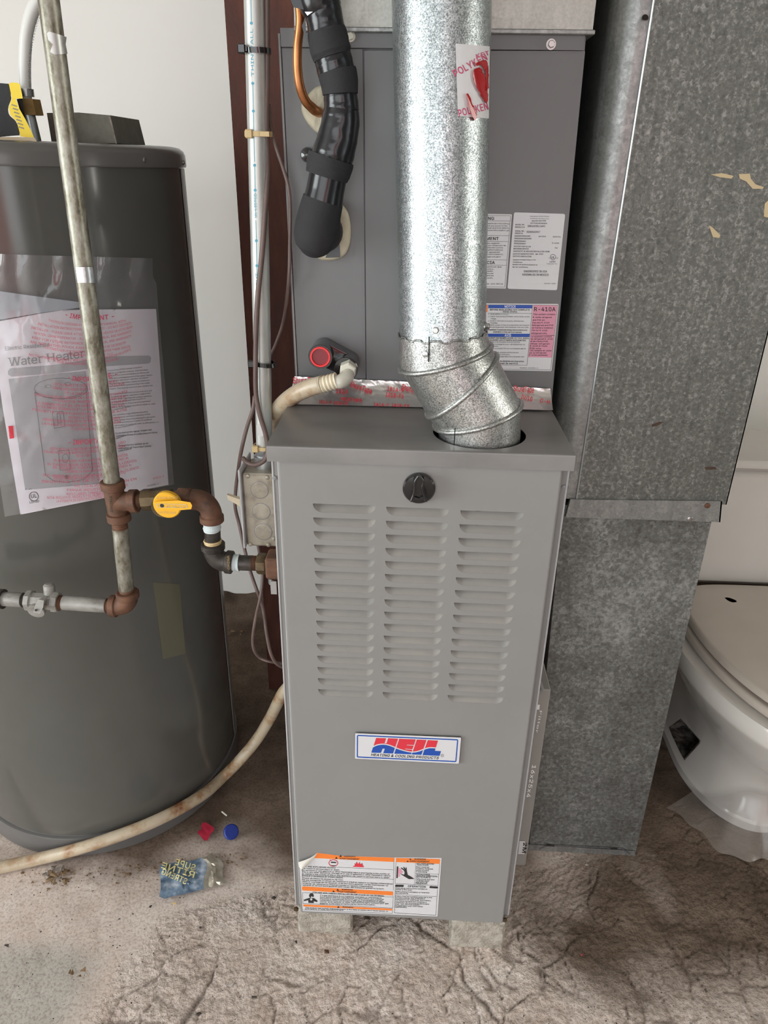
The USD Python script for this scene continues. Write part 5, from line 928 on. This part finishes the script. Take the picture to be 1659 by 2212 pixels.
bf = thing('foam_insulation', 'black foam pipe insulation piece with torn yellow label on the water heater', 'foam insulation', (-.36, .3, TZ))
fy = .235
bfp = Polygon(curve(np.array([(-90, 181), (18, 181), (23, 205), (24, 215), (18, 232), (20, 248), (34, 262), (42, 282), (42, 290), (30, 293), (-90, 292), (-90, 181)]), 4)).buffer(0)
fr = solid(bfp, plane_y(fy), -.06, 0, dense=8); part(bf, 'foam', fr, 'black_foam', smooth=30)
part(bf, 'yellow_label', join(solid(Polygon([(19, 181), (25, 178), (38, 179), (43, 182), (48, 205), (49, 213), (36, 213), (25, 214), (23, 200)]), plane_y(fy-.001), 0, .0012), solid(Polygon([(25, 214), (34, 213), (42, 235), (55, 258), (66, 280), (74, 298), (44, 295), (42, 285), (36, 263), (22, 248), (19, 232)]), plane_y(fy-.0005), 0, .0012)), 'yellow_label', label='torn yellow label')
part(bf, 'label_print', join(*[flat(stroke([(25+i*2.6+k*3, 226+i*8+k), (27+i*2.6+k*3, 226.6+i*8+k)], 3.0), plane_y(fy-.0005), .0015) for i in range(7) for k in range(4)]), 'ink_grey', smooth=False, kind='stuff')
part(bf, 'dark_hollow', solid(Polygon([(36, 214), (48, 212), (55, 255), (50, 252), (42, 235)]), plane_y(fy+.004), 0, .001), 'soot')
single('cardboard_scrap', solid(Polygon([(-60, 296), (40, 296), (74, 297), (80, 306), (-60, 305)]), plane_y(.2), -.05, 0), 'cardboard', 'tan cardboard flap lying under the black foam on the water heater', 'cardboard')
px_ = thing('water_pipe', 'white flexible water pipe with brass nut curving up from the water heater', 'water pipe', tuple(ptop(75, 300, .31)))
part(px_, 'tube', px_tube([(420, -1000, 14), (300, -500, 14), (200, -200, 14), (135, -75, 14), (92, -15, 14), (70, 25, 13.6), (58, 70, 13), (54, 120, 12.6), (54, 170, 12.2), (57, 222, 11.6)], .31, n=24), 'pex_white', smooth=True)
part(px_, 'pipe_print', join(words('104020377 MADE IN CHINA 001', ((82, 36), (64, 110), (63, 196)), 5, plane_y(.31-.0098), .0006)), 'ink_black', smooth=False)
part(px_, 'crimp_ring', lathe([(0, .0098), (.009, .0098)], ptop(58, 209, .31), (.05, 0, 1), 24), 'steel')
part(px_, 'brass_nut', lathe([(0, .0145), (.019, .0145)], ptop(70, 249, .31), (-.06, 0, 1), 6, .25), 'brass')
part(px_, 'nipple', lathe([(0, .0100), (.04, .0105)], ptop(75, 312, .31), (-.1, 0, 1), 20), 'zinc')

# ================================================================== DUCTS at the right
YD = .200
DU = thing('return_duct', 'wide weathered galvanised return air duct hanging to the right of the furnace', 'duct', (.53, .4, .755))
f0, f1, g0_, g1_ = at(1413, 0, y=YD), at(1246, 1076, y=YD), at(1659, 560, y=YD), at(1572, 1080, y=YD)
xr_top = g0_[0]+(g0_[0]-g1_[0])/(g0_[2]-g1_[2])*(2.45-g0_[2]); xl_top = f1[0]+(f0[0]-f1[0])/(f0[2]-f1[2])*(2.45-f1[2])
zd = .7525; xl, xr = f1[0], max(g1_[0], .637)
part(DU, 'front_panel', hull([(xl, YD, zd), (xr, YD, zd), (xl_top, YD, 2.45), (xr, YD, 2.45), (xl, YD+.0015, zd), (xr, YD+.0015, zd), (xl_top, YD+.0015, 2.45), (xr, YD+.0015, 2.45)]), 'galv_duct', smooth=False, label='spangled front sheet')
R2 = lambda px, py: at(px, py, y=YD+.004)
part(DU, 'corner_seam', tube([(xl-.0005, YD+.0005, zd), (xl_top-.0005, YD+.0005, 2.45)], .0014, 8), 'zinc')
# rounded rolled corner turning into the left side
n = 12; a = np.linspace(0, math.pi/2, n); rad = .032
def corner(x, z): return np.vstack([[(x, YD+.002, z)], np.stack([x-.010-rad*np.sin(a), YD+.002+rad*(1-np.cos(a)), 0*a+z], 1), [(x-.010-rad, .62, z), (x-.009-rad, .62, z)], np.stack([x-.009-(rad)*np.sin(a[::-1])*.97, YD+.004+rad*(1-np.cos(a[::-1])), 0*a+z], 1), [(x, YD+.004, z)]])
part(DU, 'side_panel', loft(np.array([corner(xl, zd), corner(xl_top, 2.45)])), 'galv_side', smooth=50, label='brighter rolled side sheet')
part(DU, 'right_panel', mbox(xr-.0015, xr, YD, .62, zd, 2.45), 'galv_duct', smooth=False); part(DU, 'back_panel', mbox(xl-.04, xr, .6185, .62, zd, 2.45), 'galv_duct', smooth=False)
part(DU, 'dark_tab', solid(Point(1394, 38).buffer(7).intersection(sbox(1380, 20, 1402, 43)), plane_y(YD+.004), .004, .006), 'soot')
ds = plane_y(YD)
for g in (Polygon([(1535, 377), (1560, 374), (1585, 380), (1580, 386), (1556, 383)]), Polygon([(1596, 376), (1620, 375), (1622, 386), (1632, 398), (1650, 404), (1648, 408), (1626, 408), (1612, 392), (1598, 386)]), Polygon([(1531, 486), (1540, 492), (1556, 508), (1554, 514), (1540, 512)]), Polygon([(1652, 440), (1662, 430), (1660, 470), (1650, 468)])):
    part(DU, 'glue_smear', solid(g, ds, 0, .0006), 'tan_smear' if 'tan_smear' in MATS else 'nylon_yellow', smooth=False)
for g in (Polygon([(1408, 917), (1424, 911), (1434, 912), (1420, 920), (1408, 922)]), Polygon([(1522, 1009), (1545, 1008), (1548, 1014), (1524, 1015)])): part(DU, 'rust_mark', solid(g, ds, 0, .0003), 'stain_brown', smooth=False)
LD = thing('return_box', 'lower blotchy galvanised return air box standing on the floor beside the furnace', 'duct', (.53, .4, 0))
yL = YD+.006
q = [at(1213, 1118, y=yL), at(1536, 1130, y=yL), at(1372, 1846, y=yL), at(1142, 1836, y=yL)]
x0, x1, x2, x3 = q[0][0], q[1][0], q[2][0], q[3][0]; zt = .74
zb_ = .003
bx = lambda xa, xb, z, y: [(xa, y, z), (xb, y, z)]
part(LD, 'box', hull(bx(x3, x2, zb_, yL)+bx(x0, x1, zt, yL)+bx(x3, x2, zb_, .60)+bx(x0, x1, zt, .60)), 'galv_lower', smooth=False)
lipz = at(1260, 1822, y=yL-.003)[2]
part(LD, 'bottom_flange', hull([at(1141, 1824, y=yL-.002), at(1370, 1838, y=yL-.002), at(1373, 1850, y=yL-.003), at(1138, 1838, y=yL-.003)]+[at(1141, 1824, y=yL+.004), at(1370, 1838, y=yL+.004), at(1373, 1850, y=yL+.004), at(1138, 1838, y=yL+.004)]), 'galv_side')
part(LD, 'flange_crease', flat(stroke([(1165, 1834), (1186, 1826), (1345, 1834), (1362, 1846)], 1.4), plane_y(yL-.0034), .0003), 'ink_line', smooth=False)
for p in ((1190, 1827), (1326, 1834)): part(LD, 'slot', flat(rrect([(p[0]-8, p[1]-2), (p[0]+8, p[1]-1), (p[0]+8, p[1]+2), (p[0]-8, p[1]+1)], .5), plane_y(yL-.0036), .0003), 'ink_black', smooth=False)
JC = thing('duct_strap', 'galvanised joint strip across the return duct just above the lower box', 'drive strip', (.53, .2, .72))
sq = [at(1232, 1079, y=YD-.004), at(1560, 1083, y=YD-.004), at(1556, 1128, y=YD-.004), at(1222, 1117, y=YD-.004)]
part(JC, 'strip', hull([(sq[0][0], YD-.004, sq[0][2]), (sq[1][0], YD-.004, sq[1][2]), (sq[2][0], YD-.004, sq[2][2]), (sq[3][0], YD-.004, sq[3][2])]+[(a[0], YD+.0035, a[2]) for a in sq]), 'galv_strip' if 'galv_strip' in MATS else 'galv_side', smooth=False)
part(JC, 'return_flange', hull([(sq[1][0]-.002, YD-.004, sq[1][2]), (sq[2][0]-.002, YD-.004, sq[2][2]), (sq[1][0], YD-.004, sq[1][2]), (sq[2][0], YD-.004, sq[2][2])]+[(sq[1][0]-.002, .60, sq[1][2]), (sq[2][0]-.002, .60, sq[2][2]), (sq[1][0], .60, sq[1][2]), (sq[2][0], .60, sq[2][2])]), 'galv_side', smooth=False)
for p, m in (((1490, 1121), 'steel'), ((1528, 1092), 'rust_iron')): part(JC, 'screw', lathe([(0, .0042), (.0012, .0042), (.002, .003)], at(*p, y=YD-.004), (0, -1, 0), 18), m)

# ================================================================== TOILET
TO = thing('toilet', 'white toilet with lid down standing beside the duct, partly out of frame', 'toilet', (.90, .45, 0))
def oval(cx, yc, hw, af, ab, z, n=72, pb=2.0):
    t = np.linspace(0, 2*math.pi, n, endpoint=False); x = np.cos(t); y = np.sin(t)
    k = np.where(y < 0, 1.0, 1.0); yy = np.where(y < 0, y*af, np.sign(y)*np.abs(y)**(2/pb)*ab); xx = np.where(y < 0, x, np.sign(x)*np.abs(x)**(2/pb))*hw
    return np.stack([cx+xx, yc+yy, 0*t+z], 1)
cx = .902
bowl = [oval(cx, .46, .118, .188, .30, 0.0, pb=3), oval(cx, .46, .118, .188, .30, .018, pb=3), oval(cx, .46, .110, .180, .29, .027, pb=3), oval(cx, .45, .098, .165, .28, .10, pb=3), oval(cx, .44, .104, .175, .27, .16, pb=2.6), oval(cx, .42, .128, .215, .25, .21), oval(cx, .41, .160, .262, .22, .26), oval(cx, .405, .186, .300, .20, .305), oval(cx, .40, .199, .318, .19, .330), oval(cx, .40, .205, .325, .19, .342), oval(cx, .40, .206, .326, .19, .362), oval(cx, .40, .202, .322, .19, .371), oval(cx, .40, .190, .31, .18, .374)]
bm_ = loft(np.array(bowl)); bman = m3.Manifold(m3.Mesh(np.asarray(bm_.vertices, np.float32), np.asarray(bm_.faces, np.uint32)))
if bman.volume() < 0: bm_.invert(); bman = m3.Manifold(m3.Mesh(np.asarray(bm_.vertices, np.float32), np.asarray(bm_.faces, np.uint32)))
hc = [at(1456, 1584, x=.806), at(1476, 1556, x=.806), at(1512, 1600, x=.806), at(1490, 1640, x=.806), at(1464, 1606, x=.806)]
for p in hc: p[2] = max(p[2], .031)
pocket = m3.Manifold.hull_points(np.array([(p[0]-.06, p[1]-.002, p[2]) for p in hc]+[(p[0]+.040, p[1]+.004, p[2]) for p in hc], np.float32))
pcen = np.mean([(p[0]-.01, p[1], p[2]) for p in hc], 0)
big = pocket.translate(tuple(-pcen)).scale((1.08, 1.08, 1.08)).translate(tuple(pcen))
part(TO, 'bowl', bman-big, 'porcelain', smooth=40, label='white porcelain bowl and foot')
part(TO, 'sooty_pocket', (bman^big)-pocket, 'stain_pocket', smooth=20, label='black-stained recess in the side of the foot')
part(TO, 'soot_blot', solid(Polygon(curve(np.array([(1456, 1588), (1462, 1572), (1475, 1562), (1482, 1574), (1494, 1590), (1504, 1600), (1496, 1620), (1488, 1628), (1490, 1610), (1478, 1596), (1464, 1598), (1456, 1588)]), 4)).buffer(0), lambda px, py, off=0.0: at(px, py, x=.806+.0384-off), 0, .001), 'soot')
part(TO, 'deck', loft(np.array([oval(cx, .58, .12, .06, .19, .22, pb=5), oval(cx, .57, .165, .10, .20, .33, pb=5), oval(cx, .57, .175, .12, .205, .368, pb=5), oval(cx, .57, .170, .11, .20, .374, pb=5)])), 'porcelain', smooth=50)
part(TO, 'seat', loft(np.array([oval(cx, .415, .178, .322, .125, .376, pb=4), oval(cx, .415, .184, .330, .128, .380, pb=4), oval(cx, .415, .184, .330, .128, .391, pb=4), oval(cx, .415, .178, .322, .125, .395, pb=4)])), 'seat_plastic', smooth=50)
part(TO, 'lid', loft(np.array([oval(cx, .415, .170, .312, .125, .3975, pb=4), oval(cx, .415, .177, .320, .130, .400, pb=4), oval(cx, .415, .177, .320, .130, .410, pb=4), oval(cx, .415, .171, .312, .127, .4155, pb=4), oval(cx, .415, .13, .25, .10, .4175, pb=4)])), 'seat_plastic', smooth=50, label='beige-white closed lid')
lz = lambda px, py, off=0.0: at(px, py, z=.4172+off)
part(TO, 'lid_stain', flat(Polygon(curve(np.array([(1565, 1291), (1574, 1291), (1588, 1296), (1591, 1300), (1582, 1301), (1572, 1297), (1565, 1291)]), 4)).buffer(0), lz, .0003), 'lid_mark' if 'lid_mark' in MATS else 'leaf_dry', smooth=False)
yT = .575
zl = float(at(1620, 998, y=yT-.012)[2]); zl0 = float(at(1620, 1020, y=yT-.012)[2])
part(TO, 'tank', rbox(cx-.225, cx+.225, yT, yT+.185, .385, zl0+.004, .02), 'porcelain', smooth=40, label='white cistern tank')
part(TO, 'tank_lid', rbox(cx-.238, cx+.238, yT-.012, yT+.197, zl0, zl, .008), 'porcelain', smooth=40)
part(TO, 'tank_gasket', rbox(cx-.19, cx+.19, yT+.004, yT+.17, .3745, .387, .002), 'stain_brown')
# clear plastic sheet round the foot
t = np.linspace(math.pi*1.17, math.pi*1.98, 90); rings = []; rise = np.clip((t-math.pi*1.17)/.75, 0, 1); rise = rise*rise*(3-2*rise)
for z in np.linspace(0, 1, 16):
    out_ = .004+.075*z**1.4; wv = 1+.12*z*np.sin(t*9+1)+.06*np.sin(t*23)*z
    rings.append(np.stack([cx+(.120+out_*wv)*np.cos(t), .46+(.190+out_*wv)*np.sin(t), .004+(.10*(1-z)**1.1)*(.12+.88*rise)+.005*np.sin(t*11)*z*(1-z)], 1))
single('plastic_sheet', loft(np.array(rings), cap=False, closed=False), 'film_floor', 'crinkled translucent plastic sheet wrapped round the foot of the toilet', 'plastic sheet', smooth=True)

# ================================================================== LITTER ON THE FLOOR
fz = plane_z(.004)
def crumple(poly, h, seed, z=.008, dense=5.0, freq=42):
    g = Polygon(poly).buffer(0).segmentize(dense); from scipy.spatial import Delaunay
    x0, y0, x1, y1 = g.bounds; X, Y = np.meshgrid(np.arange(x0, x1, dense), np.arange(y0, y1, dense)); I = np.stack([X.ravel(), Y.ravel()], 1); I = I[shapely.contains_xy(g.buffer(-dense*.5), I[:, 0], I[:, 1])]
    P = np.vstack([np.array(g.exterior.coords)[:-1], I]); tr_ = Delaunay(P).simplices; c = P[tr_].mean(1); tr_ = tr_[shapely.contains_xy(g, c[:, 0], c[:, 1])]
    V_ = at(P[:, 0], P[:, 1], z=z); nse = np.abs(meshkit.fbm(V_*freq, 3, seed)-.5)*2; ed = np.array([g.exterior.distance(Point(*p)) for p in P]); zz = h*nse*(.35+.65*np.clip(ed/18, 0, 1))
    V_ = V_-ray(P[:, 0], P[:, 1])*(zz/np.abs(ray(P[:, 0], P[:, 1])[:, 2]))[:, None]*-1*-1
    m = T(V_, tr_)
    if m.face_normals[:, 2].mean() < 0: m.invert()
    return m, (P, z+zz)
WP = lambda *s: [(320+a/6.9125, 1740+b/6.9125) for a, b in s]
wr = thing('snack_wrapper', 'crumpled blue and silver plastic wrapper with yellow lettering on the floor', 'wrapper', tuple(at(410, 1900, z=.0)))
wm, (WPp, WPz) = crumple(WP((185, 890), (390, 850), (560, 820), (650, 828), (800, 775), (890, 860), (880, 950), (830, 1080), (840, 1200), (820, 1250), (600, 1310), (350, 1360), (245, 1395), (165, 1360), (190, 1230), (185, 1080), (160, 1000)), .015, 3)
part(wr, 'blue_panel', wm, 'wrapper_blue' if 'wrapper_blue' in MATS else 'ink_blue', smooth=25)
wm2, _ = crumple(WP((800, 775), (880, 760), (925, 690), (1000, 770), (1085, 810), (1125, 880), (1110, 1000), (1130, 1110), (1195, 1105), (1130, 1180), (1010, 1200), (850, 1250), (820, 1180), (840, 1060), (880, 950), (885, 860)), .022, 8)
part(wr, 'silver_lining', wm2, 'wrapper_silver' if 'wrapper_silver' in MATS else 'foil', smooth=25, label='creased silvery inner side')
fW = LinearNDInterpolator(WPp, WPz, fill_value=.01)
def wsurf(px, py, off=0.0):
    d = ray(px, py); z = fW(px, py)+.0030; return EYE+((z-EYE[2])/d[..., 2])[..., None]*d
part(wr, 'yellow_lettering', join(words('SUPE', WP((690, 975), (395, 880)), -13, wsurf, .0, True), words('RITNE', WP((680, 1080), (190, 930)), -13, wsurf, .0, True), words('STRENG', WP((560, 1180), (190, 1020)), -13, wsurf, .0, True)), 'ink_cream' if 'ink_cream' in MATS else 'yellow_label', smooth=False)
single('red_scrap', crumple(WP((800, 265), (860, 250), (905, 275), (985, 330), (980, 380), (930, 430), (890, 520), (840, 525), (790, 470), (735, 405), (760, 370), (805, 350), (785, 320)), .012, 5, dense=4)[0], 'red_scrap', 'torn red plastic scrap on the floor beside the water heater', 'plastic scrap', smooth=25)
bc_ = thing('blue_cap', 'round blue plastic cap with a short wire stub lying on the floor', 'plastic cap', tuple(at(498, 1796, z=0)))
bq = at(499, 1797, z=.014); part(bc_, 'disc', lathe([(-.0045, .011), (-.003, .0145), (.003, .0145), (.0045, .0125), (.0048, .001)], bq, (.45, -.55, .75), 32), 'blue_plastic')
part(bc_, 'stub', tube([at(489, 1765, z=.018)*.0+at(490, 1762, z=.014), at(484, 1757, z=.018), at(479, 1753, z=.02)], .0016, 8), 'nylon_white')
leafy = [((134, 1895), 1.6, 'dry brown leaf crumbs and fluff under the hose at the left', 'leaf_dry', 9), ((165, 2100), .9, 'dead insect-like brown tuft on the smooth grey floor at the left', 'leaf_dry', 4), ((512, 1368), 1.2, 'brown crumpled leaf behind the water heater near the wall', 'leaf_dry', 6), ((115, 1880), 1.2, 'grey lint clump where the hose meets the water heater base', 'lint', 7)]
for (p, s, l, m, n) in leafy:
    ms = []
    for k in range(n):
        c = at(p[0]+rng.uniform(-16, 16)*s, p[1]+rng.uniform(-9, 9)*s, z=.004+rng.uniform(0, .008)); r = rng.uniform(.003, .008)*s
        a = np.sort(rng.uniform(0, 2*math.pi, 7)); pts = np.stack([r*np.cos(a)*rng.uniform(.5, 1, 7), r*np.sin(a)*rng.uniform(.5, 1, 7), rng.uniform(-.003, .003, 7)], 1)+c; ms.append(hull(np.vstack([pts, pts+(0, 0, .0008)])))
    single('leaf_litter' if m == 'leaf_dry' else 'lint_clump', join(*ms), m, l, 'leaf' if m == 'leaf_dry' else 'lint', smooth=False, kind='stuff')
ms = []
for k in range(170):
    u_ = rng.uniform(0, 1); c = at(60+460*u_+rng.normal(0, 14), 1880-10*u_+abs(rng.normal(0, 20))-30*u_*u_, z=.003); r = rng.uniform(.0012, .0042)
    d = rng.normal(size=(7, 3)); d /= np.linalg.norm(d, axis=1)[:, None]; ms.append(hull(c+d*r*(1, .7, .4)))
single('floor_grit', join(*ms), 'leaf_dry', 'scattered brown crumbs and grit along the foot of the water heater', 'grit', smooth=False, kind='stuff')
ms = []
for k in range(420):
    c = at(rng.uniform(0, 1659), rng.uniform(1880, 2212), z=.003); r = rng.uniform(.0006, .0022)
    if .0 < c[0] < .37 and c[1] > -.03: continue
    d = rng.normal(size=(6, 3)); d /= np.linalg.norm(d, axis=1)[:, None]; ms.append(hull(c+d*r*(1, .8, .5)))
single('floor_grit', join(*ms), 'chip_dark', 'fine dark grit scattered thinly all over the front of the floor', 'grit', smooth=False, kind='stuff')
chips = [((15, 2043), .0055, 'chip_dark'), ((429, 2190), .0055, 'chip_dark'), ((549, 2154), .0055, 'chip_dark'), ((327, 1958), .005, 'chip_dark'), ((376, 1951), .006, 'nylon_yellow'), ((592, 1940), .006, 'chip_dark'), ((433, 2003), .004, 'chip_dark'), ((640, 2035), .005, 'chip_dark'), ((500, 2128), .008, 'chip_pale'), ((1267, 1868), .004, 'chip_pale'), ((706, 2055), .007, 'rust_iron'), ((1256, 2062), .003, 'red_scrap')]
for i, (p, r, m) in enumerate(chips):
    c = at(*p, z=.003); d = rng.normal(size=(9, 3)); d /= np.linalg.norm(d, axis=1)[:, None]
    lab = {'nylon_yellow': 'small tan crumb on the floor just below the blue wrapper', 'rust_iron': 'rusty brown chip on the floor in front of the furnace', 'red_scrap': 'tiny red fleck on the floor to the right of the furnace'}.get(m)
    g = None
    if m == 'chip_pale': lab = 'pale paint flake on the floor in front of the left concrete block' if i == 8 else 'small white crumb on the floor below the lower duct box'
    if m == 'chip_dark': lab = 'dark grit pebble on the floor '+{0: 'at the left edge of the picture', 1: 'at the bottom edge, left of the furnace', 2: 'in front of the furnace, nearest its left block', 3: 'touching the lower edge of the blue wrapper', 5: 'just left of the warning sticker', 6: 'between the blue wrapper and the left block', 7: 'right beside the left concrete block'}[i]
    single('pebble' if 'dark' in m else 'paint_flake', hull(c+d*r*(.9, .6, .4 if 'pale' not in m else .1)), m, lab, 'pebble' if 'dark' in m else 'flake', group=g, smooth=False)
